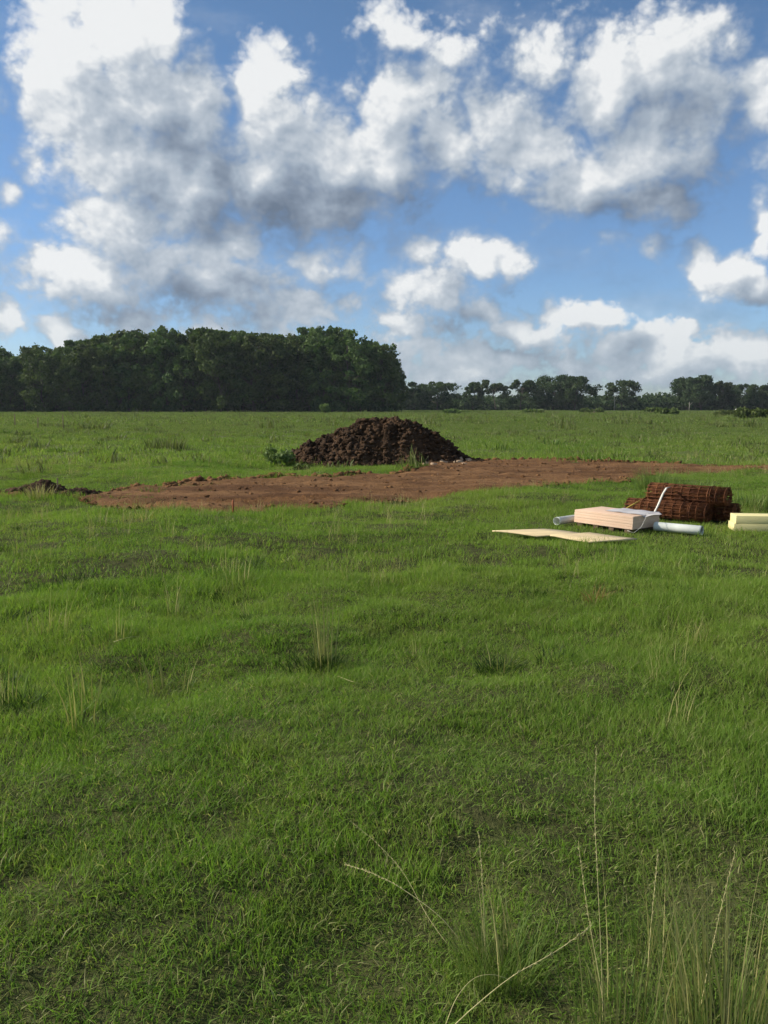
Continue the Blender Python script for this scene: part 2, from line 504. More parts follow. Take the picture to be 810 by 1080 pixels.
def build_world():
    w = bpy.data.worlds.new("World"); scene.world = w; w.use_nodes = True
    nt = NT(w.node_tree); nt.N.clear()
    out = nt.node('ShaderNodeOutputWorld')
    sky = nt.node('ShaderNodeTexSky', sky_type='NISHITA')
    sky.sun_disc = False; sky.sun_elevation = SUN_EL; sky.sun_rotation = SUN_AZ
    sky.air_density = 1.0; sky.dust_density = 0.35; sky.ozone_density = 3.0
    skyc = nt.v('SCALE', sky.outputs[0], scale=SKY_STRENGTH)
    tc = nt.node('ShaderNodeTexCoord').outputs['Generated']
    D = nt.v('NORMALIZE', tc)
    sep = nt.node('ShaderNodeSeparateXYZ'); nt.L.new(D, sep.inputs[0])
    az = nt.m('MULTIPLY', nt.m('ARCTAN2', sep.outputs['X'], sep.outputs['Y']), 57.2958)
    el = nt.m('MULTIPLY', nt.m('ARCSINE', sep.outputs['Z']), 57.2958)
    cb = nt.node('ShaderNodeCombineXYZ'); nt.L.new(az, cb.inputs[0]); nt.L.new(el, cb.inputs[1])
    P = cb.outputs[0]
    skyc = nt.mix(nt.mr(el, 1, 26), nt.v('MULTIPLY', skyc, (0.84, 0.98, 1.25)), nt.v('MULTIPLY', skyc, (0.92, 1.04, 1.10)))
    om = nt.m('MAXIMUM', nt.mr(nt.m('ABSOLUTE', az), WIN_AZ0, WIN_AZ1), nt.mr(el, WIN_EL0, WIN_EL1))
    # broken cloud over the rest of the sky
    other = nt.m('MULTIPLY_ADD', nt.noise(P, 0.05, 3, 0.6), 2.4, -1.15)

    RAMP = [(0.0, (0.130, 0.165, 0.220)), (0.25, (0.205, 0.250, 0.315)), (0.5, (0.310, 0.365, 0.435)), (0.75, (0.46, 0.505, 0.555)), (1.0, (0.745, 0.755, 0.755))]
    bg_o = nt.node('ShaderNodeBackground')
    nt.L.new(nt.mix(nt.mr(other, -0.03, 0.36, 0, .95, smooth=True), skyc, (0.52, 0.55, 0.58)), bg_o.inputs['Color'])

    def tile(i, name, blobs, thick):
        ng = cloud_group(name, blobs)
        # puffs (shared nodes of this tile only)
        def warp(vec):
            wv = nt.noise(vec, 0.20, 2, 0.5, out='Color')
            return nt.v('ADD', vec, nt.v('SCALE', nt.v('SUBTRACT', wv, (0.5, 0.5, 0.5)), scale=4.2))
        Q = warp(P)
        def S(off):
            n = nt.node('ShaderNodeGroup'); n.node_tree = ng
            nt.L.new(P, n.inputs[0])
            nt.L.new(nt.v('ADD', Q, off) if off else Q, n.inputs[1]); return n.outputs['S']
        def puff(off, det):
            v0 = nt.v('ADD', P, off) if off else P
            v0 = nt.v('MULTIPLY', v0, (1, 1.2, 1))
            n1 = nt.noise(v0, 0.36, det, 0.60, dist=0.25)
            jit = nt.v('SCALE', nt.v('SUBTRACT', nt.noise(v0, 1.1, 3, 0.55, out='Color'), (0.5, 0.5, 0.5)), scale=1.1)
            v1 = nt.voro(nt.v('ADD', v0, jit), 0.62)
            v2 = nt.voro(nt.v('ADD', v0, nt.v('SCALE', jit, scale=0.5)), 1.9)
            return nt.m('ADD', nt.m('ADD', nt.m('MULTIPLY_ADD', n1, 1.6, -0.80), nt.m('MULTIPLY_ADD', v1, -0.38, 0.18)), nt.m('MULTIPLY_ADD', v2, -0.22, 0.10))
        s0 = S(None); s2 = S((-1.7, 2.3, 0))
        om_ = nt.m('SUBTRACT', 1.0, om)
        mixo = lambda x: nt.m('ADD', nt.m('MULTIPLY', x, om_), nt.m('MULTIPLY', other, om))
        s0 = nt.m('ADD', mixo(s0), nt.mr(el, 1.0, 9.0, 0.24, 0.0))
        p0 = puff(None, 8); p1 = puff((-0.42, 0.48, 0), 6)
        F = nt.m('ADD', s0, nt.m('MULTIPLY', p0, 0.72))
        # far clouds are smaller to the eye: finer puffs low over the horizon
        small = nt.m('MULTIPLY_ADD', nt.noise(P, 1.05, 4, 0.55), 2.2, -1.12)
        F = nt.m('ADD', F, nt.m('MULTIPLY', small, nt.mr(el, 3.0, 10.0, 0.75, 0.0)))
        # sunward billows end sharply, the lee side and the base fray out
        crisp = nt.mr(nt.m('SUBTRACT', s0, s2), -0.05, 0.45, 0.70, 0.42)
        dens = nt.mr(F, 0.0, crisp, 0, 1, smooth=True)
        dens = nt.m('MAXIMUM', dens, nt.mr(nt.m('ADD', nt.noise(nt.v('MULTIPLY', P, (1, 2.2, 1)), 0.11, 5, 0.6), nt.mr(el, 2, 16, 0.12, 0.0)), 0.50, 0.78, 0, 0.30, smooth=True))
        lit = nt.m('MULTIPLY', nt.m('SUBTRACT', p0, p1), 0.42)  # sunlit and shaded sides of the puffs, put into the cloud colour
        lit = nt.m('ADD', lit, nt.m('MULTIPLY', nt.m('SUBTRACT', s0, s2), 0.72))
        lit = nt.m('ADD', lit, nt.mr(F, 0.0, 0.5, -0.22, 0.0))      # thin edges painted darker, as shading in the cloud colour
        # grey shade painted into the cloud colour at hand-placed ellipses
        for (ta, te, tx, ty, tw) in thick:
            vv = nt.v('MULTIPLY_ADD', Q, (1 / tx, 1 / ty, 0), (-ta / tx, -te / ty, 0))
            lit = nt.m('SUBTRACT', lit, nt.mr(nt.v('LENGTH', vv), 0.0, 1.35, tw * 0.74, 0.0, smooth=True))
        lit = nt.m('ADD', lit, 0.71, clamp=True)
        c = nt.ramp(lit, RAMP)
        c = nt.mix(nt.mr(el, 0, 8, 0.45, 0.0), c, (0.36, 0.43, 0.49))
        bg = nt.node('ShaderNodeBackground')
        nt.L.new(nt.mix(nt.m('MULTIPLY', dens, 0.96), skyc, c), bg.inputs['Color'])
        return bg.outputs[0]

    def pick(f, a, b):
        n = nt.node('ShaderNodeMixShader'); nt.put(n.inputs[0], f); nt.L.new(a, n.inputs[1]); nt.L.new(b, n.inputs[2]); return n.outputs[0]
    B = [blob_deg(c) for c in CLOUDS]
    TH = [blob_deg(c) for c in CLOUD_SHADE]
    MX, MY = 5.0, 5.0
    shader = None
    for i, (a0, a1) in enumerate(TILES):
        rows = []
        for lo, hi in ((-90, TILE_EL), (TILE_EL, 90)):
            sub = [x for x in B if x[0] + x[2] > a0 - MX and x[0] - x[2] < a1 + MX and x[1] + x[3] > lo - 2.5 and x[1] - x[3] < hi + MY]
            tk = [x for x in TH if x[0] + x[2] * 1.3 > a0 - 3 and x[0] - x[2] * 1.3 < a1 + 3 and x[1] + x[3] * 1.3 > lo - 3 and x[1] - x[3] * 1.3 < hi + 3]
            rows.append(tile(i, 'cloud_field', sub, tk))
        col = pick(nt.m('GREATER_THAN', el, TILE_EL), rows[0], rows[1])
        shader = col if shader is None else pick(nt.m('GREATER_THAN', az, a0), shader, col)
    shader = pick(nt.m('GREATER_THAN', om, 0.9999), shader, bg_o.outputs[0])
    nt.L.new(shader, out.inputs['Surface'])
    w.cycles.sampling_method = 'MANUAL'; w.cycles.sample_map_resolution = 256
    return w


SKY_STRENGTH = 0.092
build_world()

# ------------------------------------------------------------------ ground
def build_ground():
    rs = [0.0]
    r = 0.4
    while r < 6000:
        rs.append(r); r += max(0.12, r * 0.032)
    rs.append(6000)
    rs = np.array(rs); na = 480
    th = np.arange(na) / na * 2 * np.pi
    X = rs[:, None] * np.cos(th); Y = rs[:, None] * np.sin(th)
    Z = height(X.ravel(), Y.ravel())
    V = np.stack([X.ravel(), Y.ravel(), Z], 1)
    n = len(rs)
    i = np.arange(1, n - 1)[:, None] * na; j = np.arange(na)[None, :]; k = (j + 1) % na
    Q = np.stack([i + j, i + na + j, i + na + k, i + k], -1).reshape(-1, 4)
    T = np.stack([np.zeros(na, int), na + np.arange(na), na + (np.arange(na) + 1) % na], 1)
    me = mesh_np('ground', V, Q, T, smooth=True)
    o = link('ground', me, M_GROUND)
    tag(o, kind='structure')


build_ground()


def clods(n, xs, ys, zs, smin, smax, seed, power=2.2, flat=0.75):
    """lumps of earth: small irregular polyhedra"""
    rng = np.random.default_rng(seed)
    t = (1 + 5 ** .5) / 2
    B = np.array([(-1, t, 0), (1, t, 0), (-1, -t, 0), (1, -t, 0), (0, -1, t), (0, 1, t), (0, -1, -t), (0, 1, -t), (t, 0, -1), (t, 0, 1), (-t, 0, -1), (-t, 0, 1)])
    B /= np.linalg.norm(B[0])
    Fc = np.array([(0, 11, 5), (0, 5, 1), (0, 1, 7), (0, 7, 10), (0, 10, 11), (1, 5, 9), (5, 11, 4), (11, 10, 2), (10, 7, 6), (7, 1, 8),
                   (3, 9, 4), (3, 4, 2), (3, 2, 6), (3, 6, 8), (3, 8, 9), (4, 9, 5), (2, 4, 11), (6, 2, 10), (8, 6, 7), (9, 8, 1)])
    s = smin + (smax - smin) * rng.random(n) ** power
    V = B[None] * (0.35 + 1.2 * rng.random((n, 12, 1)))
    a = rng.random(n) * 6.283; ca, sa = np.cos(a)[:, None], np.sin(a)[:, None]
    sc = np.stack([1 + .4 * rng.random(n), 0.7 + .4 * rng.random(n), flat * (0.7 + .5 * rng.random(n))], 1)
    V = V * sc[:, None, :] * s[:, None, None]
    tl = (rng.random(n) - .5) * 1.4
    ct, st = np.cos(tl)[:, None], np.sin(tl)[:, None]
    y, z = V[..., 1] * ct - V[..., 2] * st, V[..., 1] * st + V[..., 2] * ct
    V = np.stack([V[..., 0] * ca - y * sa, V[..., 0] * sa + y * ca, z], -1)
    V += np.stack([xs, ys, zs + s * 0.15], 1)[:, None, :]
    T = (Fc[None] + (np.arange(n) * 12)[:, None, None]).reshape(-1, 3)
    return V.reshape(-1, 3), T


def build_pad():
    st = 0.075
    x0, x1 = PAD[:, 0].min() - 1, PAD[:, 0].max() + 1
    y0, y1 = PAD[:, 1].min() - 1, PAD[:, 1].max() + 1
    xs = np.arange(x0, x1, st); ys = np.arange(y0, y1, st)
    X, Y = np.meshgrid(xs, ys); sh = X.shape
    X = X.ravel(); Y = Y.ravel()
    m = mask_d(X, Y)
    ins = sstep(0.0, 0.35, m)
    H = 0.004 + ins * (0.03 + 0.035 * fbm(X / 0.28, Y / 0.28, 31, 4) + 0.03 * fbm(X / 2.5, Y / 0.5, 33, 3))
    # wheel and blade ruts running along the strip
    ang = math.atan2(PAD[14, 1] - PAD[2, 1], PAD[14, 0] - PAD[2, 0])
    along = X * math.cos(ang) + Y * math.sin(ang); across = -X * math.sin(ang) + Y * math.cos(ang) + 0.3 * fbm(along / 5, along * 0, 41, 2)
    H += ins * 0.034 * np.sin(across * 6.5) * (0.5 + 0.5 * fbm(X / 3, Y / 3, 43, 2))
    # cleat prints of a tracked machine near the front edge
    c = g(222, 534)
    cl = np.exp(-((across - (-c.x * math.sin(ang) + c.y * math.cos(ang))) / 0.28) ** 2) * sstep(2.2, 1.5, np.abs(X - c.x))
    H += cl * 0.06 * np.sign(np.sin(along * 2 * np.pi / 0.17))
    H = np.maximum(H, 0.004)
    Z = height(X, Y) + H + 0.006
    idx = np.arange(X.size).reshape(sh)
    q = np.stack([idx[:-1, :-1], idx[:-1, 1:], idx[1:, 1:], idx[1:, :-1]], -1).reshape(-1, 4)
    keep = (m[q] > 0).all(1)
    q = q[keep]
    u, inv = np.unique(q, return_inverse=True)
    V = np.stack([X, Y, Z], 1)[u]
    Q = inv.reshape(-1, 4)
    # crumbs and clods lying on it, thicker along the edges
    rng = np.random.default_rng(5)
    n = 9000
    cx = rng.uniform(x0, x1, n * 4); cy = rng.uniform(y0, y1, n * 4)
    mm = mask_d(cx, cy)
    pr = np.where((mm > -0.1) & (mm < 0.4), 0.45, np.where(mm > 0, 0.25, 0))
    k = rng.random(n * 4) < pr
    cx, cy = cx[k], cy[k]
    VC, TC = clods(len(cx), cx, cy, height(cx, cy) + 0.02, 0.010, 0.06, 6, power=4)
    # upturned ridge along the far edge
    b = MB(); b.add(V, Q, None); b.add(VC, None, TC)
    far_px = [(78, 521), (120, 517), (190, 513), (250, 509), (330, 505), (405, 500), (432, 497)]
    far2 = [(500, 485), (560, 485.5), (620, 486.5), (680, 487.5), (720, 489)]
    for line, dens, sm in ((far_px, 46, .10), (far2, 26, .13)):
        P = [g(*p) for p in line]
        for A, B in zip(P[:-1], P[1:]):
            L = (B - A).length; nn = int(L * dens)
            t = rng.random(nn)
            xx = A.x + (B.x - A.x) * t + rng.normal(0, .08, nn); yy = A.y + (B.y - A.y) * t + rng.normal(0, .10, nn)
            v, tt = clods(nn, xx, yy, height(xx, yy) + 0.02, 0.03, sm, 60 + nn, power=1.6)
            b.add(v, None, tt)
    o = link('bare_earth', b.mesh('bare_earth'), M_DIRT)
    tag(o, kind='structure')


build_pad()


# ------------------------------------------------------------------ soil mound
MC = g(404, 489); MC = Vector((MC.x, MC.y + 1.55, 0))
MOUND_H = 1.38


def mound_h(x, y):
    u = (x - MC.x); v = (y - MC.y) / 1.75
    lw = np.where(u < 0, 3.3, 2.95)
    r = np.sqrt((np.abs(u) / lw) ** 1.9 + np.abs(v) ** 2)
    r = r + 0.06 * fbm(x / 0.7, y / 0.7, 51, 3)
    ex = np.where(u < 0, 1.35, 1.75)
    prof = np.clip(1 - np.clip(r, 0, 1) ** ex, 0, 1) ** 0.95
    side = 1 - 0.12 * sstep(0.2, 2.6, u)
    lump = 0.10 * fbm(x / 1.1, y / 1.1, 57, 2) + 0.19 * fbm(x / 0.34, y / 0.45, 52, 4) - 0.17 * np.abs(fbm(x / 0.20, y / 0.16, 54, 4))
    return np.where(r < 1.08, MOUND_H * prof * side + lump * sstep(0, 0.15, prof) - 0.03, -0.3)


def build_mound():
    st = 0.035
    xs = np.arange(MC.x - 3.9, MC.x + 3.4, st); ys = np.arange(MC.y - 2.3, MC.y + 2.3, st)
    X, Y = np.meshgrid(xs, ys); sh = X.shape; X = X.ravel(); Y = Y.ravel()
    Z = mound_h(X, Y) + height(X, Y)
    idx = np.arange(X.size).reshape(sh)
    q = np.stack([idx[:-1, :-1], idx[:-1, 1:], idx[1:, 1:], idx[1:, :-1]], -1).reshape(-1, 4)
    keep = (mound_h(X, Y)[q] > -0.25).all(1)
    u, inv = np.unique(q[keep], return_inverse=True)
    b = MB(); b.add(np.stack([X, Y, Z], 1)[u], inv.reshape(-1, 4), None)
    rng = np.random.default_rng(11)
    n = 26000
    cx = rng.uniform(MC.x - 3.3, MC.x + 3.2, n); cy = rng.uniform(MC.y - 2.1, MC.y + 2.1, n)
    hh = mound_h(cx, cy); k = hh > -0.05
    cx, cy, hh = cx[k], cy[k], hh[k]
    v, t = clods(len(cx), cx, cy, hh + height(cx, cy), 0.008, 0.10, 12, power=7, flat=0.85)
    b.add(v, None, t)
    # crumbs rolled out at the foot
    n = 900
    a = rng.random(n) * 6.283; rr = 1.0 + 0.10 * np.abs(rng.normal(0, 1, n))
    cx = MC.x + np.cos(a) * rr * 2.75; cy = MC.y + np.sin(a) * rr * 1.7
    v, t = clods(n, cx, cy, height(cx, cy) + 0.01, 0.015, 0.09, 13, power=2.5)
    b.add(v, None, t)
    o = link('soil_mound', b.mesh('soil_mound'), M_MOUND)
    tag(o, 'large dark brown heap of dug topsoil on the edge of the bare earth strip', 'soil heap')
    # the small heap at the left tip of the strip
    b = MB()
    c = g(50, 523)
    for sx, sy, s, hh_ in ((0, 0, .42, .24), (-.55, .2, .35, .12), (.55, -.1, .4, .10)):
        n = 260
        a = rng.random(n) * 6.283; r = np.sqrt(rng.random(n))
        xx = c.x + sx + np.cos(a) * r * s * 1.2; yy = c.y + sy + np.sin(a) * r * s
        zz = height(xx, yy) + hh_ * (1 - r) ** .8
        v, t = clods(n, xx, yy, zz, 0.03, 0.10, 15 + int(sx * 10), power=1.5)
        b.add(v, None, t)
    o = link('dirt_clump', b.mesh('dirt_clump'), M_MOUND)
    tag(o, 'low clump of dark soil and roots at the left tip of the bare earth', 'soil heap')
    # pale broken rubble at the right foot of the mound
    rg = np.random.default_rng(80)
    for i in range(22):
        px = rg.uniform(448, 508); py = 489.5 - (px - 448) * .06 + rg.normal(0, 1.2)
        p = g(px, py); sz = rg.uniform(.03, .13)
        v, t = clods(1, np.zeros(1), np.zeros(1), np.zeros(1), sz, sz, 80 + i)
        o = link('clay_lump', mesh_np('clay_lump', v, None, t), M_CLAY, loc=(p.x, p.y, hz(p.x, p.y) + .03))
        tag(o, 'pale dry clay lump at the right foot of the dark soil heap', 'clay lump', 'pale clay lumps beside the soil heap')


M_CLAY = simple('pale_clay', (0.36, 0.26, 0.17), 0.95, 0.05, var=0.2, scale=6)
build_mound()


# ------------------------------------------------------------------ grass
def blades(rng, rx, ry, h, w, lean, ld, segs=3, rz=None, face=None):
    """ribbons: root rx,ry, height h, width w, lean (0..1.5), lean direction ld"""
    n = len(rx)
    ts = np.array([0, .38, .72, 1.0]) if segs == 3 else (np.array([0, .2, .4, .6, .8, 1.0]) if segs == 5 else np.array([0, .55, 1.0]))
    L = len(ts)
    fa = rng.random(n) * np.pi if face is None else face
    dx, dy = np.cos(ld), np.sin(ld)
    V = np.zeros((n, 2 * (L - 1) + 1, 3)); BT = np.zeros((n, 2 * (L - 1) + 1))
    for i, t in enumerate(ts):
        off = lean * h * t ** 1.8
        z = h * (t - 0.35 * np.minimum(lean, 1.6) * t ** 2.2)
        cx = rx + dx * off; cy = ry + dy * off
        ww = w * (1 - t ** 1.7) * (0.75 + 0.5 * (t > 0) * (t < 0.6))
        if i < L - 1:
            V[:, 2 * i] = np.stack([cx - np.cos(fa) * ww / 2, cy - np.sin(fa) * ww / 2, z], 1)
            V[:, 2 * i + 1] = np.stack([cx + np.cos(fa) * ww / 2, cy + np.sin(fa) * ww / 2, z], 1)
            BT[:, 2 * i:2 * i + 2] = t
        else:
            V[:, 2 * i] = np.stack([cx, cy, z], 1); BT[:, 2 * i] = t
    if rz is not None: V[:, :, 2] += rz[:, None]
    nv = V.shape[1]
    base = (np.arange(n) * nv)[:, None]
    Q = np.concatenate([base + np.array([2 * i, 2 * i + 1, 2 * i + 3, 2 * i + 2]) for i in range(L - 2)])
    T = base + np.array([2 * (L - 2), 2 * (L - 2) + 1, 2 * (L - 1)])
    BC = np.repeat(rng.random(n), nv)
    return V.reshape(-1, 3), Q, T, BT.ravel(), BC


def join_blades(parts):
    Vs, Qs, Ts, B1, B2 = [], [], [], [], []
    o = 0
    for V, Q, T, bt, bc in parts:
        Vs.append(V); Qs.append(Q + o); Ts.append(T + o); B1.append(bt); B2.append(bc); o += len(V)
    return np.vstack(Vs), np.vstack(Qs), np.vstack(Ts), {'bt': np.concatenate(B1), 'bc': np.concatenate(B2)}


def tuft_mesh(name, seed, n, rad, h0, h1, w, lean, segs=3, sink=0.02, mat=None):
    rng = np.random.default_rng(seed)
    a = rng.random(n) * 6.283; r = rad * np.sqrt(rng.random(n))
    rx, ry = np.cos(a) * r, np.sin(a) * r
    h = h0 + (h1 - h0) * rng.random(n) ** 1.2
    ww = w * (0.6 + 0.7 * rng.random(n))
    ln = lean * (0.2 + 1.1 * rng.random(n))
    V, Q, T, bt, bc = blades(rng, rx, ry, h, ww, ln, rng.random(n) * 6.283, segs)
    V[:, 2] -= sink
    me = mesh_np(name, V, Q, T, {'bt': bt, 'bc': bc})
    me.materials.append(mat or M_GRASS)
    return me


EXCL = []       # footprints (x, y, half length, half width, angle) where no turf grows


def excluded(x, y):
    bad = np.zeros(x.shape, bool)
    for (cx, cy, a, b, rot) in EXCL:
        u = (x - cx) * math.cos(rot) + (y - cy) * math.sin(rot); v = -(x - cx) * math.sin(rot) + (y - cy) * math.cos(rot)
        bad |= (np.abs(u) < a) & (np.abs(v) < b)
    return bad


def build_grass():
    src = bpy.data.collections.new('grass_sources')
    lods = []
    k = 0
    def var(n, *a, **kw):
        nonlocal k
        ids = []
        for i in range(n):
            me = tuft_mesh('grass_source_%02d' % k, 100 + k, *a, **kw)
            o = bpy.data.objects.new('grass_source_%02d' % k, me); src.objects.link(o)
            ids.append(k); k += 1
        return ids
    A = var(9, 64, 0.11, 0.028, 0.085, 0.0036, 0.85)
    B = var(6, 90, 0.22, 0.035, 0.095, 0.0056, 0.8)
    C = var(5, 90, 0.75, 0.06, 0.15, 0.020, 0.7, segs=2)
    D = var(4, 110, 2.6, 0.08, 0.22, 0.07, 0.6, segs=2)
    S = var(4, 12, 0.10, 0.14, 0.36, 0.0030, 0.35, mat=M_OLIVE)             # sparse taller stems
    W = var(4, 40, 0.32, 0.10, 0.38, 0.035, 0.5, segs=2, mat=M_WEED)          # coarse olive tussocks of the far field
    pts, vi, rot, scl = [], [], [], []

    def ring(ids, r0, r1, dens, half_deg, hvar=1.0, thresh=None, seed=0):
        rng = np.random.default_rng(500 + seed)
        area = R(half_deg) * (r1 * r1 - r0 * r0)
        n = int(area * dens)
        r = np.sqrt(r0 * r0 + (r1 * r1 - r0 * r0) * rng.random(n)); a = (rng.random(n) * 2 - 1) * R(half_deg)
        x = np.sin(a) * r; y = np.cos(a) * r
        cl = fbm(x / 0.42, y / 0.42, 71, 3); cl2 = fbm(x / 2.2, y / 2.2, 73, 3)
        md = mask_d(x, y)
        ok = md < (0.05 if thresh is None else thresh)
        ok |= (md < 0.7) & (rng.random(n) < 0.30 * (1 - md / .7)) | ((md < 1.5) & (rng.random(n) < .10 + .55 * sstep(-4.6, -7.5, x)) & (x < -3.5))
        ok &= ~((mound_h(x, y) > 0.05))
        ok &= ~excluded(x, y)
        hs = (1.0 + 0.75 * np.clip(cl, -0.6, 1) + 0.55 * np.clip(cl2, -.6, 1)) * hvar
        hs = np.clip(hs, 0.55, 2.4) * (1 + 0.9 * sstep(-0.7, -0.15, md) * (md < 0.05))
        ok &= rng.random(n) < (0.93 + 0.4 * cl)
        x, y, hs = x[ok], y[ok], hs[ok]; n = len(x)
        e = 0.08
        h0 = height(x, y)
        nx = (height(x + e, y) - h0) / e; ny = (height(x, y + e) - h0) / e
        pts.append(np.stack([x, y, h0], 1)); vi.append(rng.choice(ids, n).astype(float))
        rot.append(np.stack([np.arctan(ny), -np.arctan(nx), rng.random(n) * 0], 1) * 0.7 + np.stack([rng.normal(0, .06, n), rng.normal(0, .06, n), rng.random(n) * 6.283], 1))
        s = 0.85 + 0.4 * rng.random(n)
        scl.append(np.stack([s, s, s * hs], 1))

    ring(A, 0.9, 8.5, 290, 40, seed=1)
    ring(B, 7.5, 26, 40, 36, seed=2)
    ring(C, 24, 85, 3.6, 33, 1.1, seed=3, thresh=-0.2)
    ring(D, 80, 330, 0.36, 34, 1.0, seed=4)
    n0 = len(pts)
    ring(W, 22, 60, 0.32, 33, 0.62, seed=5, thresh=-0.4)
    ring(W, 60, 220, 0.055, 33, 0.9, seed=6)
    for kk in (n0, n0 + 1): scl[kk] *= RNG.uniform(.5, 1.5 + (kk - n0) * 1.2, (len(scl[kk]), 1))
    # taller thin stems, thicker on the left
    rng = np.random.default_rng(77)
    n = 9000
    r = np.sqrt(2.0 + (30 ** 2) * rng.random(n)); a = (rng.random(n) * 2 - 1) * R(36)
    x = np.sin(a) * r; y = np.cos(a) * r
    pr = sstep(0.1, 0.6, fbm(x / 2.6, y / 2.6, 91, 3) + 0.25 * sstep(0, -6, x) + 0.35 * sstep(5, 9, x) * sstep(9, 12, y)) * 0.42 * sstep(3, 8, r)
    ok = (rng.random(n) < pr) & (mask_d(x, y) < 0.1) & ~excluded(x, y) & (mound_h(x, y) < 0)
    x, y = x[ok], y[ok]; n = len(x)
    pts.append(np.stack([x, y, height(x, y)], 1)); vi.append(rng.choice(S, n).astype(float))
    rot.append(np.stack([rng.normal(0, .1, n), rng.normal(0, .1, n), rng.random(n) * 6.283], 1))
    s = 0.7 + 0.6 * rng.random(n); scl.append(np.stack([s, s, s], 1))
    P = np.vstack(pts)
    print('grass instances', len(P), [len(p) for p in pts])
    me = mesh_np('grass', P, attrs={'vi': np.concatenate(vi), 'rot': np.vstack(rot), 'scl': np.vstack(scl)})
    o = link('grass', me, None)
    tag(o, 'short green pasture grass covering the field', 'grass', kind='stuff')
    t = bpy.data.node_groups.new('grass_scatter', 'GeometryNodeTree')
    t.interface.new_socket('Geometry', in_out='INPUT', socket_type='NodeSocketGeometry')
    t.interface.new_socket('Geometry', in_out='OUTPUT', socket_type='NodeSocketGeometry')
    N, L = t.nodes, t.links
    gi, go = N.new('NodeGroupInput'), N.new('NodeGroupOutput')
    ip = N.new('GeometryNodeInstanceOnPoints'); ci = N.new('GeometryNodeCollectionInfo')
    ci.inputs['Collection'].default_value = src; ci.inputs['Separate Children'].default_value = True; ci.inputs['Reset Children'].default_value = True
    def na(name, typ):
        a = N.new('GeometryNodeInputNamedAttribute'); a.data_type = typ; a.inputs[0].default_value = name
        return next(s for s in a.outputs if s.enabled and s.name == 'Attribute')
    L.new(gi.outputs[0], ip.inputs['Points']); L.new(ci.outputs[0], ip.inputs['Instance'])
    ip.inputs['Pick Instance'].default_value = True
    L.new(na('vi', 'FLOAT'), ip.inputs['Instance Index'])
    er = N.new('FunctionNodeEulerToRotation'); L.new(na('rot', 'FLOAT_VECTOR'), er.inputs[0]); L.new(er.outputs[0], ip.inputs['Rotation'])
    L.new(na('scl', 'FLOAT_VECTOR'), ip.inputs['Scale'])
    L.new(ip.outputs[0], go.inputs[0])
    md = o.modifiers.new('scatter', 'NODES'); md.node_group = t


# ------------------------------------------------------------------ single tufts, weeds and stalks
def color_blade_mat(name, a, b, trans=0.3):
    def fn(nt):
        bc = attr(nt, 'bc'); bt = attr(nt, 'bt')
        c = nt.mix(bc, a, b)
        return nt.mix(nt.mr(bt, 0.45, 1.0, 0, 0.35), c, tuple(min(1, k * 1.3 + .02) for k in b))
    return leaf_mat(name, fn, trans, 0.55, 0.15)


M_TUFT = color_blade_mat('tall_green_grass', (0.075, 0.145, 0.026), (0.190, 0.235, 0.062))
M_WEED = color_blade_mat('olive_weed', (0.085, 0.115, 0.034), (0.165, 0.175, 0.065))
M_STRAW = color_blade_mat('dry_straw', (0.26, 0.22, 0.09), (0.46, 0.38, 0.19), 0.2)
M_OLIVE = color_blade_mat('seeding_stems', (0.24, 0.24, 0.075), (0.44, 0.39, 0.17), 0.25)
M_REDWEED = color_blade_mat('reddish_dry_weed', (0.17, 0.10, 0.03), (0.33, 0.20, 0.08), 0.25)
M_DARKWEED = color_blade_mat('dark_weed', (0.022, 0.050, 0.010), (0.050, 0.085, 0.018))


def clump(px, py, n, rad, h0, h1, w, lean, mat, label, cat='grass tuft', name='grass_tuft', group=None, seed=0, stems=0, stem_h=(0.5, 0.8), bias=None, loc=None, splay=1.0):
    rng = np.random.default_rng(900 + seed)
    p = loc or g(px, py)
    root = empty(name, (p.x, p.y, hz(p.x, p.y)))
    tag(root, label, cat, group)
    a = rng.random(n) * 6.283; r = rad * np.sqrt(rng.random(n))
    rx, ry = np.cos(a) * r, np.sin(a) * r
    h = h0 + (h1 - h0) * rng.random(n) ** 1.4
    V, Q, T, bt, bc = blades(rng, rx, ry, h, w * (.6 + .7 * rng.random(n)), lean * (0.3 + rng.random(n)), a + rng.normal(0, .6, n), 3)
    V[:, 2] -= 0.03
    me = mesh_np('blades', V, Q, T, {'bt': bt, 'bc': bc}); link('blades', me, mat, root)
    if stems:
        a = rng.random(stems) * 6.283; r = rad * 0.8 * np.sqrt(rng.random(stems))
        ld = a if bias is None else np.full(stems, bias) + rng.normal(0, .5, stems)
        h = rng.uniform(*stem_h, stems)
        V, Q, T, bt, bc = blades(rng, np.cos(a) * r, np.sin(a) * r, h, np.full(stems, max(w, 0.0028)), (0.10 + 0.28 * rng.random(stems)) * splay, ld, 5, face=np.zeros(stems) + rng.normal(0, .4, stems))
        # little spikelets up the stem
        parts = [(V, Q, T, bt, bc)]
        me2 = mesh_np('seed_stems', *join_blades(parts)[:3], attrs=join_blades(parts)[3]); link('seed_stem', me2, M_OLIVE if mat is not M_STRAW else M_STRAW, root)['kind'] = 'stuff'
    return root


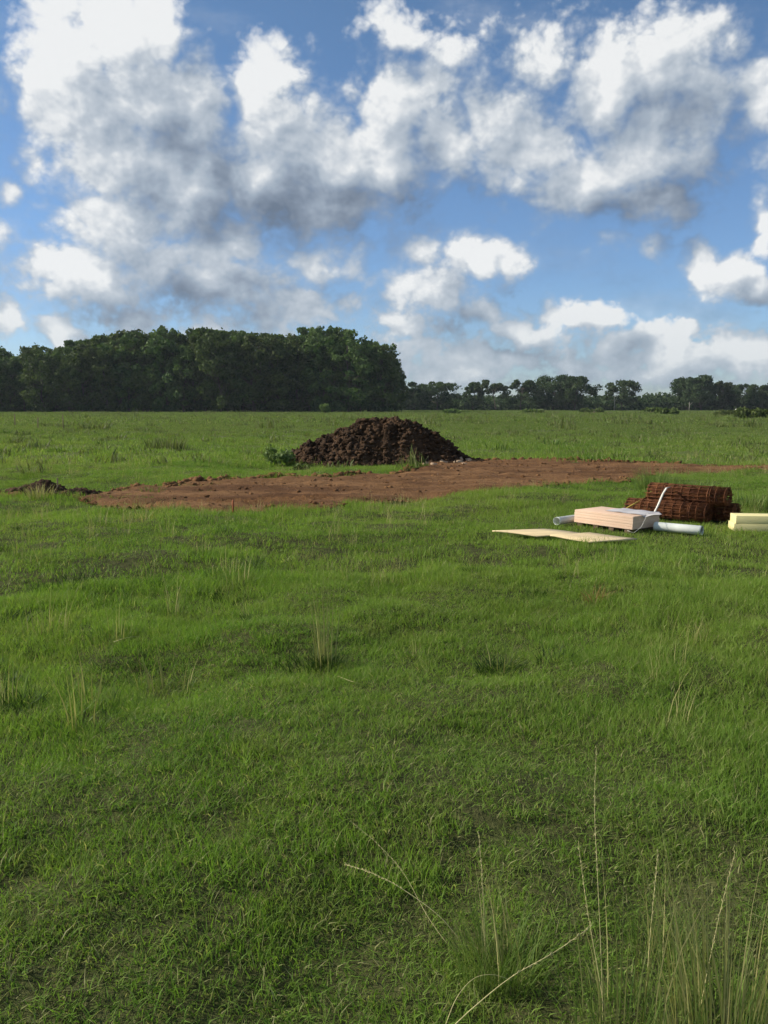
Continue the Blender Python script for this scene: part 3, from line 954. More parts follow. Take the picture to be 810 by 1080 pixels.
clump(343, 702, 230, .085, .08, .24, .0040, .6, M_DARKWEED, 'lone upright grass tuft with tall pale seed stems in mid lawn', seed=1, stems=26, stem_h=(.25, .85), splay=.45)
clump(527, 700, 260, .15, .10, .22, .006, .8, M_DARKWEED, 'dark low grass tuft coloured as the shade in a hollow of the lawn', seed=2, stems=8, stem_h=(.15, .28))  # dark blade colour stands in for a shadow on the lawn
clump(182, 640, 90, .12, .12, .26, .005, .5, M_TUFT, 'green tuft with a few dry stems left of the lone tall tuft', seed=3, stems=8, stem_h=(.35, .5))
clump(243, 628, 90, .18, .10, .17, .006, .8, M_DARKWEED, 'low dark tuft between two taller tufts on the left lawn', seed=4)
clump(62, 618, 100, .25, .12, .22, .006, .7, M_DARKWEED, 'wide dark green tuft near the left edge of the lawn', seed=5)
clump(628, 640, 60, .09, .10, .26, .005, .7, M_REDWEED, 'small reddish dry weed on the lawn below the boards', seed=6, cat='weed', name='dry_weed')
clump(585, 700, 60, .12, .10, .2, .005, .6, M_DARKWEED, 'small dark tuft right of the shaded hollow', seed=7)
clump(48, 660, 30, .2, .15, .3, .004, .6, M_OLIVE, 'thin dry stems rising from the left lawn', seed=8, stems=14, stem_h=(.3, .5))
clump(158, 690, 60, .13, .08, .17, .005, .7, M_DARKWEED, 'small dark tuft on the left side of the lawn', seed=9)
# foreground
clump(527, 1028, 380, .12, .14, .36, .0027, .5, M_TUFT, 'dense fine leaved tussock at the bottom of the photo', seed=20, stems=12, stem_h=(.3, .48), bias=1.9)
clump(765, 1120, 300, .21, .18, .44, .0024, .32, M_TUFT, 'tall thick stand of seeding grass in the bottom right corner', seed=21, stems=110, stem_h=(.30, .66))
clump(655, 1100, 150, .13, .12, .34, .0028, .4, M_TUFT, 'loose tall grass with two thin stems beside the corner stand', seed=22, stems=16, stem_h=(.4, .85))
clump(700, 1010, 120, .10, .12, .26, .003, .5, M_TUFT, 'medium grass tuft just left of the corner stand', seed=23, stems=8, stem_h=(.3, .42))


def scatter_tufts():
    rng = np.random.default_rng(321)
    lab = 'small grass tuft with dry stems scattered over the lawn'
    metas = [clump(100, 640, 70, .13, .10, .22, .0045, .6, M_DARKWEED if i % 2 else M_TUFT, lab, group='grass tufts scattered over the lawn', seed=80 + i, stems=(7, 0, 12, 0)[i], stem_h=(.16, .38), splay=.7) for i in range(4)]
    spots = []
    while len(spots) < 56:
        px = rng.uniform(-40, 850) if rng.random() < .55 else rng.uniform(-30, 280)
        py = 548 + 230 * rng.random() ** 1.6
        p = g(px, py)
        if mask_d(np.array([p.x]), np.array([p.y]))[0] > -.3 or (505 < px < 830 and py < 585): continue
        spots.append(p)
    for i, p in enumerate(spots):
        m = metas[i % 4]; rt = m
        if i >= 4:
            rt = m.copy(); COL.objects.link(rt)
            for ch in m.children:
                c = ch.copy(); COL.objects.link(c); c.parent = rt
        rt.location = (p.x, p.y, hz(p.x, p.y)); rt.rotation_euler = (0, 0, rng.random() * 6.28)
        q = rng.uniform(.55, 1.25); rt.scale = (q * rng.uniform(.9, 1.5), q * rng.uniform(.9, 1.5), q)


scatter_tufts()


def stalk(pts, rad, mat, label, n=22, head=True):
    """one arching stem through given ground-anchored points"""
    P = np.array(pts, float); m = len(P)
    # Catmull-Rom through the control points
    E = np.vstack([2 * P[0] - P[1], P, 2 * P[-1] - P[-2]])
    out = []
    for i in range(m - 1):
        p0, p1, p2, p3 = E[i:i + 4]
        for t in np.linspace(0, 1, 8, endpoint=False):
            out.append(0.5 * ((2 * p1) + (-p0 + p2) * t + (2 * p0 - 5 * p1 + 4 * p2 - p3) * t * t + (-p0 + 3 * p1 - 3 * p2 + p3) * t ** 3))
    out.append(P[-1]); out = np.array(out)
    base = out[0].copy()
    root = empty('grass_stalk', base); tag(root, label, 'dry stalk')
    b = MB(); rad *= .72; rr = np.linspace(rad, rad * .40, len(out)); b.tube(out - base, rr, 5)
    me = b.mesh('stem', True)
    link('stem', me, mat, root)
    if head:
        b = MB()
        rng = np.random.default_rng(int(abs(base[0]) * 1000))
        for i in range(len(out) // 2, len(out), 1):
            for s in range(2):
                q = out[i] - base; d = out[i] - out[i - 1]; d = d / np.linalg.norm(d)
                side = rng.normal(0, 1, 3); side -= d * side.dot(d); side /= np.linalg.norm(side)
                e = q + d * 0.012 + side * 0.004
                b.tube([q, (q + e) / 2 + side * .001, e], [rad * .4, rad * rng.uniform(.3, .8), rad * .1], 4)
        link('seed_head', b.mesh('seed_head', True), mat, root)
    return root


M_STALK = simple('straw_stem', (0.50, 0.44, 0.20), 0.6, 0.25, var=0.2, scale=30)


def G(px, py, z): 
    p = g(px, py, z); return (p.x, p.y, p.z)


stalk([G(486, 992, .04), G(462, 965, .11), G(425, 938, .17), G(395, 922, .20), G(366, 912, .20)], .0021, M_STALK, 'long pale stalk arching to the upper left of the fine tussock')
stalk([G(478, 1004, .03), G(452, 968, .09), G(425, 920, .16), G(398, 890, .22), G(372, 868, .27)], .0011, M_STALK, 'thin straight stalk behind the arching pale stalk')
stalk([G(468, 1092, .02), G(500, 1062, .10), G(540, 1030, .17), G(585, 1004, .22), G(622, 978, .26)], .0022, M_STALK, 'straight pale stalk leaning right across the fine tussock')
stalk([G(468, 1086, .02), G(482, 1052, .09), G(500, 1032, .11), G(520, 1028, .11), G(540, 1034, .09)], .0016, M_STALK, 'short hooped straw at the foot of the fine tussock', head=False)
stalk([G(636, 1082, .02), G(634, 1010, .20), G(630, 920, .38), G(627, 850, .50), G(629, 790, .60)], .0013, M_STALK, 'tallest thin upright stalk right of centre foreground')
stalk([G(640, 1080, .02), G(630, 1020, .16), G(618, 950, .30), G(610, 890, .40)], .0013, M_STALK, 'upright stalk just left of the tallest thin stalk')
stalk([G(735, 1085, .03), G(745, 1030, .16), G(760, 960, .32), G(775, 900, .42)], .0016, M_STALK, 'pale stalk leaning right in the corner stand')
stalk([G(680, 1080, .03), G(684, 1010, .18), G(690, 940, .34), G(694, 900, .42)], .0016, M_STALK, 'upright pale stalk on the left side of the corner stand')
stalk([G(512, 1010, .05), G(510, 960, .18), G(508, 920, .27), G(505, 880, .34)], .0011, M_STALK, 'thin upright stem out of the fine tussock')
stalk([G(120, 677, .02), G(132, 673, .05), G(145, 671, .04)], .003, M_STALK, 'short straw lying on the left lawn', head=False)
stalk([G(385, 722, .02), G(372, 719, .05), G(356, 713, .04)], .003, M_STALK, 'short straw lying beside the lone upright tuft', head=False)

# fallen brown stem at the left
b = MB(); p = g(20, 870)
pts = [g(14, 874, .05), g(24, 871, .07), g(36, 868, .06), g(48, 866, .05), g(60, 862, .05)]
b.tube([tuple(q - pts[0]) for q in pts], [.004, .006, .006, .005, .002], 6)
b.tube([tuple(pts[2] - pts[0]), tuple(g(42, 861, .07) - pts[0])], [.004, .002], 5)
tag(link('fallen_twig', b.mesh('fallen_twig', True), M_STAKE, loc=pts[0]), 'small dark broken twig on the grass near the left edge', 'twig')


# ------------------------------------------------------------------ leafy things
def leaf_cloud(rng, centers, radii, n_per, size, shell=0.55, squash=0.75):
    """small tilted leaf-spray faces spread through clumps"""
    c = np.repeat(centers, n_per, 0); r = np.repeat(radii, n_per)
    n = len(c)
    d = rng.normal(0, 1, (n, 3)); d /= np.linalg.norm(d, axis=1)[:, None]
    rad = (shell + (1 - shell) * rng.random(n)) ** 0.8 * (0.82 + .3 * rng.random(n))
    rad = np.where(rng.random(n) < .10, rad * 1.25, rad)
    d[:, 2] *= squash
    P = c + d * (rad * r)[:, None]
    s = size * (0.5 + rng.random(n))
    nrm = d * 0.8 + rng.normal(0, .75, (n, 3)); nrm /= np.linalg.norm(nrm, axis=1)[:, None]
    u = np.cross(nrm, rng.normal(0, 1, (n, 3))); u /= np.linalg.norm(u, axis=1)[:, None]
    w = np.cross(nrm, u)
    k = 0.45 + .5 * rng.random(n)
    V = np.stack([P - u * s[:, None], P - w * (s * k)[:, None] + nrm * (s * .2)[:, None], P + u * s[:, None], P + w * (s * k)[:, None] - nrm * (s * .15)[:, None]], 1)
    Q = np.arange(n * 4).reshape(-1, 4)
    cl = np.repeat(rng.random(len(centers)), n_per)
    bc = np.repeat(np.clip(cl * .6 + rng.random(n) * .4, 0, 1), 4)
    return V.reshape(-1, 3), Q, bc


def foliage_mat(name, a, b, trans=0.25):
    def fn(nt):
        bc = attr(nt, 'bc')
        oi = nt.node('ShaderNodeObjectInfo').outputs['Random']
        c = nt.mix(bc, a, b)
        hs = nt.node('ShaderNodeHueSaturation'); nt.L.new(c, hs.inputs['Color'])
        nt.L.new(nt.mr(oi, 0, 1, 0.485, 0.515), hs.inputs['Hue']); nt.L.new(nt.mr(oi, 0, 1, 0.75, 1.25), hs.inputs['Value'])
        return hs.outputs[0]
    return leaf_mat(name, fn, trans, 0.6, 0.1)


M_LEAF = foliage_mat('broadleaf_foliage', (0.030, 0.060, 0.017), (0.125, 0.170, 0.045))
M_LEAF2 = foliage_mat('far_foliage', (0.026, 0.050, 0.020), (0.075, 0.105, 0.042))
M_BUSH = foliage_mat('bush_foliage', (0.085, 0.125, 0.036), (0.145, 0.190, 0.062))


def tree_meshes(seed, H=20.0, W=11.0, low=0.12, nclump=60, nper=95, leaf=0.30, trunk_r=0.28, openness=0.0, flat=0.75, bark=M_BARK, leafm=None, lean=0.0, top=1.0):
    rng = np.random.default_rng(seed)
    tb = MB()
    # trunk
    zt = np.linspace(0, 0.85, 9)
    wob = np.cumsum(rng.normal(0, .018, (9, 2)), 0) * H; wob[0] = 0
    tp = np.stack([wob[:, 0] + lean * zt * H, wob[:, 1], zt * H - 0.3 * (zt == 0)], 1)
    tb.tube(tp, trunk_r * (1 - zt * 0.95) + 0.03, 8)
    cs, rs = [], []
    zc0 = low + (1 - low) * 0.5
    for i in range(nclump):
        z = low + (0.94 - low) * rng.random() ** (0.85)
        # crown outline: widest in the upper middle
        q = (z - low) / (0.96 - low)
        env = (math.sin(math.pi * min(1, q * 0.80 + 0.14)) ** 0.6) * W / 2
        a = rng.random() * 6.283; rr = env * (0.35 + 0.65 * math.sqrt(rng.random())) * (0.78 + .35 * rng.random())
        if openness and rng.random() < openness and q < .6: continue
        c = np.array([np.interp(z, zt, tp[:, 0]) + math.cos(a) * rr, np.interp(z, zt, tp[:, 1]) + math.sin(a) * rr, z * H])
        cr = (0.085 + 0.085 * rng.random()) * W * (1.0 if q < .8 else .8)
        c[2] = min(c[2], H - cr * flat)
        cs.append(c); rs.append(cr)
        if i % 2 == 0 or openness:
            s = max(0.1, z - 0.10 - 0.15 * rng.random()); s = min(s, .82)
            st_ = np.array([np.interp(s, zt, tp[:, 0]), np.interp(s, zt, tp[:, 1]), s * H])
            mid = (st_ + c) / 2 + np.array([0, 0, -.03 * H])
            tb.tube([st_, mid, c], [trunk_r * .38, trunk_r * .22, .03], 5)
    V, Q, bc = leaf_cloud(rng, np.array(cs), np.array(rs), nper, leaf, squash=flat)
    V[:, 2] = np.maximum(V[:, 2], 0.05)
    cm = mesh_np('crown', V, Q, None, {'bc': bc}); cm.materials.append(leafm or M_LEAF)
    tm = tb.mesh('trunk', True); tm.materials.append(bark)
    return tm, cm


def place_tree(meshes, loc, rz, sc, label, group=None, name='broadleaf_tree', cat='tree'):
    r = empty(name, loc, rz, sc); tag(r, label, cat, group)
    for nm, me in zip(('trunk', 'crown'), meshes):
        o = bpy.data.objects.new(nm, me); COL.objects.link(o); o.parent = r
    return r


# --- the dense wood on the left
WOOD_TOP = [(-330, 372), (-200, 362), (-120, 358), (-60, 372), (0, 368), (20, 367), (48, 362), (78, 357), (105, 347), (135, 346), (170, 349), (200, 344), (235, 347),
            (262, 344), (290, 351), (315, 350), (338, 345), (362, 351), (385, 358), (402, 358), (416, 366), (428, 382)]
wx = np.array([p[0] for p in WOOD_TOP]); wy = np.array([p[1] for p in WOOD_TOP])
wood_vars = [tree_meshes(200 + i, H=20, W=w, low=.04, nclump=74, nper=80, leaf=.33, flat=f) for i, (w, f) in enumerate([(12, .75), (10.5, .85), (13, .7), (9.5, .95), (11.5, .8), (12.5, .65)])]


def wood():
    rng = random.Random(3)
    lab = 'dark green broadleaf tree in the dense wood left of the soil heap'
    for row, (yy, step, jit, hf) in enumerate([(238, 13.5, 4, 1.0), (250, 17, 6, 1.0), (264, 20, 7, .99)]):
        px = -230 + row * 6
        while px < 424 - row * 3:
            p = px + rng.uniform(-jit, jit)
            p = min(p, 411)
            Y = yy + rng.uniform(-4, 4)
            topy = float(np.interp(p, wx, wy)) + rng.uniform(-7, 13) + (rng.uniform(4, 26) if row == 0 and rng.random() < .45 else 0)
            q = at_depth(p, topy, Y); H = q.z
            s = H / 20.0; sx = s * rng.uniform(.85, 1.08)
            place_tree(rng.choice(wood_vars), (q.x, Y, hz(q.x, Y)), rng.uniform(0, 6.28), (sx, sx, s), lab, 'trees of the dense wood on the left')
            px += step
    q = at_depth(404, 360, 236)
    place_tree(wood_vars[1], (q.x, 236, 0), 1.0, (q.z / 21,) * 2 + (q.z / 20,), 'tall round crowned tree at the right end of the dense wood', name='broadleaf_tree')
    q = at_depth(418, 378, 241)
    place_tree(wood_vars[3], (q.x, 241, 0), 2.0, (q.z / 24,) * 2 + (q.z / 20,), 'shorter tree forming the right edge of the dense wood', name='broadleaf_tree')


wood()

# --- the thinner line of trees far right
FARY = 345.0
oak = dict(bark=M_BARK, leafm=M_LEAF2)
SPEC = [  # px, top y, width px, variant kw, label
    (437, 404, 26, dict(low=.15, nclump=40), 'low tree just right of the dense wood'),
    (462, 404, 40, dict(low=.45, nclump=34, openness=.3, flat=.5), 'flat topped far tree between the dense wood and the small round tree'),
    (500, 404, 18, dict(low=.3, nclump=26, flat=1.0), 'narrow pointed tree left of the slender umbrella shaped tree'),
    (524, 400, 24, dict(low=.62, nclump=20, openness=.5, flat=.6, trunk_r=.22), 'slender tree with a small open umbrella shaped crown'),
    (550, 401, 30, dict(low=.35, nclump=32, openness=.4, flat=.6, lean=.04), 'open crowned tree left of the broadest oak'),
    (583, 397, 40, dict(low=.2, nclump=60), 'broadest far oak with a high left shoulder'),
    (607, 398, 36, dict(low=.3, nclump=44, openness=.3), 'spreading tree joined to the right of the broadest oak'),
    (657, 402, 30, dict(low=.35, nclump=40, openness=.35, flat=.7), 'isolated domed tree halfway between the broadest oak and the big clump'),
    (726, 399, 26, dict(low=.2, nclump=44), 'left crown of the big clump of trees at far right'),
    (742, 397, 30, dict(low=.15, nclump=52), 'tallest crown of the big clump of trees at far right'),
    (762, 403, 24, dict(low=.2, nclump=40), 'right crown of the big clump of trees at far right'),
    (786, 406, 24, dict(low=.25, nclump=36), 'smaller tree right of the big clump'),
    (812, 405, 26, dict(low=.1, nclump=40), 'tree cut by the right edge of the photo'),
    (860, 402, 40, dict(low=.1, nclump=50), 'far tree beyond the right edge'),
    (910, 405, 40, dict(low=.1, nclump=50), 'second far tree beyond the right edge'),
    (960, 400, 44, dict(low=.1, nclump=50), 'third far tree beyond the right edge'),
]
for i, (px, ty, wpx, kw, lab) in enumerate(SPEC):
    Y = FARY + (i * 37 % 11) - 5
    q = at_depth(px, ty - 1.5, Y); W = wpx * 1.2 * Y / F_PX
    ms = tree_meshes(300 + i, H=q.z, W=W, nper=120, leaf=.36, **{**oak, **kw, 'nclump': int(kw['nclump'] * 1.35), 'low': kw['low'] * .7})
    place_tree(ms, (q.x, Y, 0), 0, (1, 1, 1), lab, name='far_tree')
# pale bare trunks seen against the dark wood
for px, ty, by, lab in [(727, 424, 434, 'pale bare trunk standing left in the big clump at far right'), (648, 418, 434, 'pale slim trunk below the isolated domed tree')]:
    q = at_depth(px, ty, FARY - 9)
    r = empty('bare_trunk', (q.x, FARY - 9, 0)); tag(r, lab, 'trunk')
    b = MB(); b.tube([(0, 0, -.3), (.15, 0, q.z * .5), (.05, 0, q.z)], [.17, .14, .08], 7); link('trunk', b.mesh('trunk', True), M_PALEBARK, r)
    b = MB(); b.tube([(.1, 0, q.z * .6), (.9, .1, q.z * .85), (1.4, .1, q.z * 1.02)], [.12, .08, .04], 5); link('limb', b.mesh('limb', True), M_PALEBARK, r)


def far_wood():
    rng = np.random.default_rng(44)
    cs, rs = [], []
    for px in np.arange(-300, 1100, 3.2):
        for row, (Y, top) in enumerate([(FARY + 14, 423), (FARY + 24, 421), (FARY + 34, 419.5), (FARY + 44, 421)]):
            t = top + 3.5 * fbm(px / 22, row * 5.0, 61, 3) + rng.normal(0, 1.0)
            if px < 450: t += 0
            q = at_depth(px, float(t), Y)
            for z in np.arange(0.6, q.z, 1.25):
                cs.append((q.x + rng.normal(0, .6), Y + rng.normal(0, 2.5), z)); rs.append(1.7 + .6 * rng.random())
    V, Q, bc = leaf_cloud(rng, np.array(cs), np.array(rs), 26, .55)
    V[:, 2] = np.maximum(V[:, 2], 0.05)
    o = link('distant_wood', mesh_np('distant_wood', V, Q, None, {'bc': bc}), M_LEAF2)
    tag(o, 'low dark band of distant woodland behind the far trees', 'woodland', kind='stuff')


far_wood()


def shrub(px, py, wpx, hpx, label, seed, mat=M_BUSH, group=None, name='bush', cat='bush', leaf=None, n=70):
    rng = np.random.default_rng(seed)
    p = g(px, py); d = p.y
    W = wpx * d / F_PX; H = hpx * d / F_PX
    root = empty(name, (p.x, p.y, hz(p.x, p.y))); tag(root, label, cat, group)
    nc = 12
    a = rng.random(nc) * 6.283; r = np.sqrt(rng.random(nc)) * W * .34
    zz = H * (0.25 + 0.5 * rng.random(nc) * (1 - (r / (W * .4)) ** 2 * .5))
    cs = np.stack([np.cos(a) * r, np.sin(a) * r, zz], 1)
    rr = np.full(nc, min(W, H * 1.6) * .22) * (0.8 + .5 * rng.random(nc))
    lf = leaf or max(0.03, 0.0022 * d)
    V, Q, bc = leaf_cloud(rng, cs, rr, n, lf, squash=.9)
    V[:, 2] = np.maximum(V[:, 2], 0.0)
    me = mesh_np('foliage', V, Q, None, {'bc': bc}); link('foliage', me, mat, root)
    b = MB()
    for c in cs[:7]: b.tube([(0, 0, -.05), tuple(c * np.array([.4, .4, .6])), tuple(c)], [lf * .5, lf * .35, lf * .15], 4)
    link('stem', b.mesh('stem'), M_BARK, root)
    return root


# hedge of scrub at the foot of the far trees
shrub(792, 443, 44, 13, 'round green bush in front of the far trees at the right edge', 1)
shrub(705, 438, 44, 7, 'low olive scrub below the big clump of trees', 2)
shrub(690, 436, 26, 6, 'small scrub patch left of the olive scrub', 3)
shrub(765, 439, 30, 5, 'low scrub between the olive scrub and the round bush', 4)
shrub(625, 436, 40, 5, 'low scrub below the broadest far oak', 5)
shrub(478, 437, 34, 5, 'low scrub at the edge of the field above the soil heap', 6)
shrub(560, 436.5, 40, 5, 'low scrub in front of the open crowned far tree', 7)
shrub(343, 436, 10, 13, 'single sapling in front of the dense wood', 8)
clump(678, 447, 50, .7, .2, .5, .10, .6, M_WEED, 'small dark weed in the field below the isolated domed tree', 'weed', 'tall_weed', seed=64)
# weeds round the heap and behind the wire rolls
shrub(292, 489, 44, 20, 'bushy weeds at the left foot of the soil heap', 10)
shrub(317, 494, 22, 7, 'low weeds under the left slope of the soil heap', 11)
clump(175, 474, 160, .75, .35, .75, .05, .4, M_WEED, 'largest weed clump in the field left of the soil heap', 'weed', 'tall_weed', seed=60)
clump(97, 455, 140, 1.2, .3, .8, .09, .5, M_WEED, 'dark weed clump by the thin fence posts', 'weed', 'tall_weed', seed=61)
clump(124, 464, 60, .5, .2, .55, .06, .5, M_WEED, 'small dark weed right of the thin fence posts', 'weed', 'tall_weed', seed=62)
clump(265, 480, 80, .5, .2, .5, .04, .5, M_WEED, 'small weed left of the bushy weeds', 'weed', 'tall_weed', seed=63)
clump(160, 520, 80, .25, .1, .25, .015, .7, M_TUFT, 'low green weed on the far lip of the bare earth', 'weed', 'tall_weed', seed=65)
clump(690, 520, 420, .36, .45, .85, .012, .35, M_TUFT, 'tall green weeds directly behind the left end of the wire rolls', seed=40, cat='weeds', name='tall_weeds')
clump(735, 522, 380, .55, .25, .45, .012, .4, M_TUFT, 'tall green weeds behind the middle of the wire rolls', seed=41, cat='weeds', name='tall_weeds')
clump(790, 535, 300, .5, .2, .40, .012, .45, M_TUFT, 'tall grass right of the wire rolls', seed=42, cat='weeds', name='tall_weeds')
clump(42, 528, 120, .25, .2, .42, .010, .5, M_OLIVE, 'dry weeds growing out of the small clump of soil', seed=43, cat='weeds', name='tall_weeds')
clump(175, 543, 120, .35, .15, .35, .008, .5, M_TUFT, 'pale tuft on the near edge of the bare earth left of the orange stake', seed=44)
clump(150, 552, 60, .2, .2, .38, .007, .4, M_OLIVE, 'dry stems on the near edge of the bare earth at left', seed=45)


def field_weeds():
    rng = np.random.default_rng(123)
    lab = 'small dark weed scattered in the far half of the field'
    n = 0
    metas = [clump(300, 450, 46, .42, .12, .45, .05, .6, M_WEED if i % 2 else M_TUFT, lab, 'weed', 'field_weed', 'weeds scattered over the far field', seed=70 + i) for i in range(4)]
    spots = []
    while len(spots) < 120:
        px = rng.uniform(-60, 870); py = 437 + 48 * rng.random() ** 1.5
        p = g(px, py)
        if poly_sd(np.array([p.x]), np.array([p.y]), PAD)[0] > -1.5 or (abs(p.x - MC.x) < 4 and abs(p.y - MC.y) < 4): continue
        spots.append(p)
    for i, p in enumerate(spots):
        m = metas[i % 4]
        if i < 4: r = m
        else:
            r = m.copy(); COL.objects.link(r)
            for ch in m.children:
                c = ch.copy(); COL.objects.link(c); c.parent = r
        r.location = (p.x, p.y, hz(p.x, p.y)); r.rotation_euler = (0, 0, rng.random() * 6.28)
        s = rng.uniform(.5, 1.3) * (0.6 + p.y / 110)
        r.scale = (s, s, s * rng.uniform(.6, 1.3))


field_weeds()


# ------------------------------------------------------------------ posts and stakes
def post(px, py, hpx, w, mat, label, name='fence_post', cat='post', group=None, lean=0.0, tie=None):
    p = g(px, py); H = hpx * p.y / F_PX
    root = empty(name, (p.x, p.y, hz(p.x, p.y))); tag(root, label, cat, group)
    b = MB()
    b.tube([(0, 0, -.1), (lean * H * .5, 0, H * .5), (lean * H, 0, H - w * .5), (lean * H, 0, H)], [w / 2, w / 2, w / 2, w * .2], 6)
    link('shaft', b.mesh('shaft'), mat, root)
    if tie:
        b = MB(); b.tube([(lean * H * .85, 0, H * .80), (lean * H * .9, 0, H * .9)], [w * .8, w * .8], 6)
        b.box((lean * H + w * 1.1, 0, H * .84), (w * 1.4, .004, w * 2.0), 0, (0, .4))
        link('ribbon', b.mesh('ribbon'), tie, root)
    return root


post(246, 541, 15, .034, M_ORANGE, 'orange survey stake at the near edge of the bare earth', 'survey_stake', 'stake')
post(61, 524, 20, .028, M_STAKE, 'thin wooden stake beside the small clump of soil', 'wooden_stake', 'stake', lean=.03)
post(16, 449, 13, .10, M_STAKE, 'leftmost thin fence post in the far field')
post(40, 453, 13, .07, M_STAKE, 'middle thin fence post in the far field', lean=.05)
post(67, 455, 16, .07, M_STAKE, 'rightmost thin fence post in the far field')
post(777, 435.5, 5, .9, M_WHITEPAINT, 'small white marker in front of the far trees at right', 'field_marker', 'marker')


# ------------------------------------------------------------------ building materials
def boards():
    # two pale sheets lying in the grass
    def sheet(corners_px, z0, thick, mat, label, warp=0.02, seed=0):
        c = [g(px, py, z) for px, py, z in corners_px]
        ctr = sum(c, Vector()) / 4
        n = 12
        V = []
        for s_ in (0, 1):
            for i in range(n + 1):
                for j in range(4):
                    u = i / n; w_ = j / 3
                    p = (c[0] * (1 - u) + c[1] * u) * (1 - w_) + (c[3] * (1 - u) + c[2] * u) * w_
                    zz = p.z + warp * math.sin(u * 3.6 + seed) - s_ * thick
                    V.append((p.x - ctr.x, p.y - ctr.y, zz - ctr.z))
        Q = []
        m = 4; N = (n + 1) * m
        for i in range(n):
            for j in range(m - 1):
                a = i * m + j
                Q.append((a, a + m, a + m + 1, a + 1)); Q.append((N + a, N + a + 1, N + a + m + 1, N + a + m))
        for i in range(n):
            a = i * m; Q.append((a, N + a, N + a + m, a + m)); a = i * m + m - 1; Q.append((a, a + m, N + a + m, N + a))
        for j in range(m - 1):
            a = j; Q.append((a, a + 1, N + a + 1, N + a)); a = n * m + j; Q.append((a, N + a, N + a + 1, a + 1))
        me = mesh_np('plywood_sheet', V, Q)
        o = link('plywood_sheet', me, mat, loc=ctr)
        tag(o, label, 'board')
        return ctr
    sheet([(519, 559.5, .07), (566, 565, .05), (614, 562, .09), (573, 557.5, .10)], 0, .014, M_WOODS, 'left pale plywood sheet lying in the grass in front of the stack', .006, 0)
    sheet([(580, 564.5, .08), (622, 571, .06), (672, 567.5, .08), (622, 561.8, .11)], 0, .016, M_WOODS, 'right pale plywood sheet partly over the left one', .006, 2)


boards()
p1 = g(573, 562); EXCL.append((p1.x, p1.y, .30, .10, -.45))
p2 = g(622, 566); EXCL.append((p2.x, p2.y, .30, .10, -.45))


def stack():
    near = g(667, 563)                     # nearest bottom corner
    rot = R(-52)                           # long front face turned to the left
    W, D, H = 0.99, .62, .180
    ux = Vector((math.cos(rot), math.sin(rot), 0)); uy = Vector((-math.sin(rot), math.cos(rot), 0))
    c = near - ux * W / 2 + uy * D / 2
    EXCL.append((c.x, c.y, W / 2 - .02, D / 2 - .02, rot))
    root = empty('board_stack', (c.x, c.y, hz(c.x, c.y)), rot)
    tag(root, 'stack of pinkish boards raised on dark blocks in the grass', 'board stack')
    rng = random.Random(4)
    z = .055
    for k in range(5):
        th = H / 5
        b = MB(); b.box((rng.uniform(-.004, .004), rng.uniform(-.003, .003), z + th / 2), (W - rng.uniform(0, .006), D - rng.uniform(0, .012), th - .0012))
        link('board_bundle', b.mesh('board_bundle'), M_LUMBER, root, bevel=.0008); z += th
    for x in (-.40, -.12, .14, .40):
        b = MB(); b.box((x, 0, .026), (.085, D * .97, .052)); link('dunnage_block', b.mesh('dunnage_block'), M_DARKWOOD, root, bevel=.004)
    # grey-white sheet lying on top
    b = MB()
    n = 14; Vt = []; Qt = []
    for s_ in (0, 1):
        for i in range(n + 1):
            for j in range(n + 1):
                x = -.12 + .64 * i / n; y = -.10 + .42 * j / n
                zz = .004 * math.sin(x * 23 + y * 9) + .005 * math.sin(y * 17) + .010 - s_ * .004
                if x > W / 2: zz -= (x - W / 2) * 1.2
                Vt.append((x, y, zz))
    N = (n + 1) ** 2
    for i in range(n):
        for j in range(n):
            a = i * (n + 1) + j; q = (a, a + n + 1, a + n + 2, a + 1)
            Qt.append(q); Qt.append(tuple(N + t for t in q[::-1]))
    for i in range(n):
        for a, bb in ((i, i + 1), (n * (n + 1) + i, n * (n + 1) + i + 1), (i * (n + 1), (i + 1) * (n + 1)), (i * (n + 1) + n, (i + 1) * (n + 1) + n)):
            Qt.append((a, bb, N + bb, N + a))
    b.add(Vt, Qt, None)
    loc = Vector((c.x, c.y, hz(c.x, c.y) + z + .006))
    o = link('cover_sheet', b.mesh('cover_sheet', True), M_FILM, loc=loc); o.rotation_euler = (0, 0, rot)
    tag(o, 'pale grey sheet lying on top of the board stack', 'cover sheet')
    # binding wire looping off the right side
    b = MB()
    a0 = near + ux * .02 + uy * .40 + Vector((0, 0, .25)); 
    pts = [a0, a0 + Vector((-.10, -.15, .02)), near + Vector((.10, -.05, .10)), near + Vector((-.02, -.12, .03)), near + Vector((-.10, -.1, .06))]
    b.tube([tuple(p - near) for p in pts], .003, 5)
    tag(link('binding_wire', b.mesh('binding_wire', True), M_WHITE, loc=near), 'thin pale wire looping down the shaded end of the board stack', 'wire')


stack()


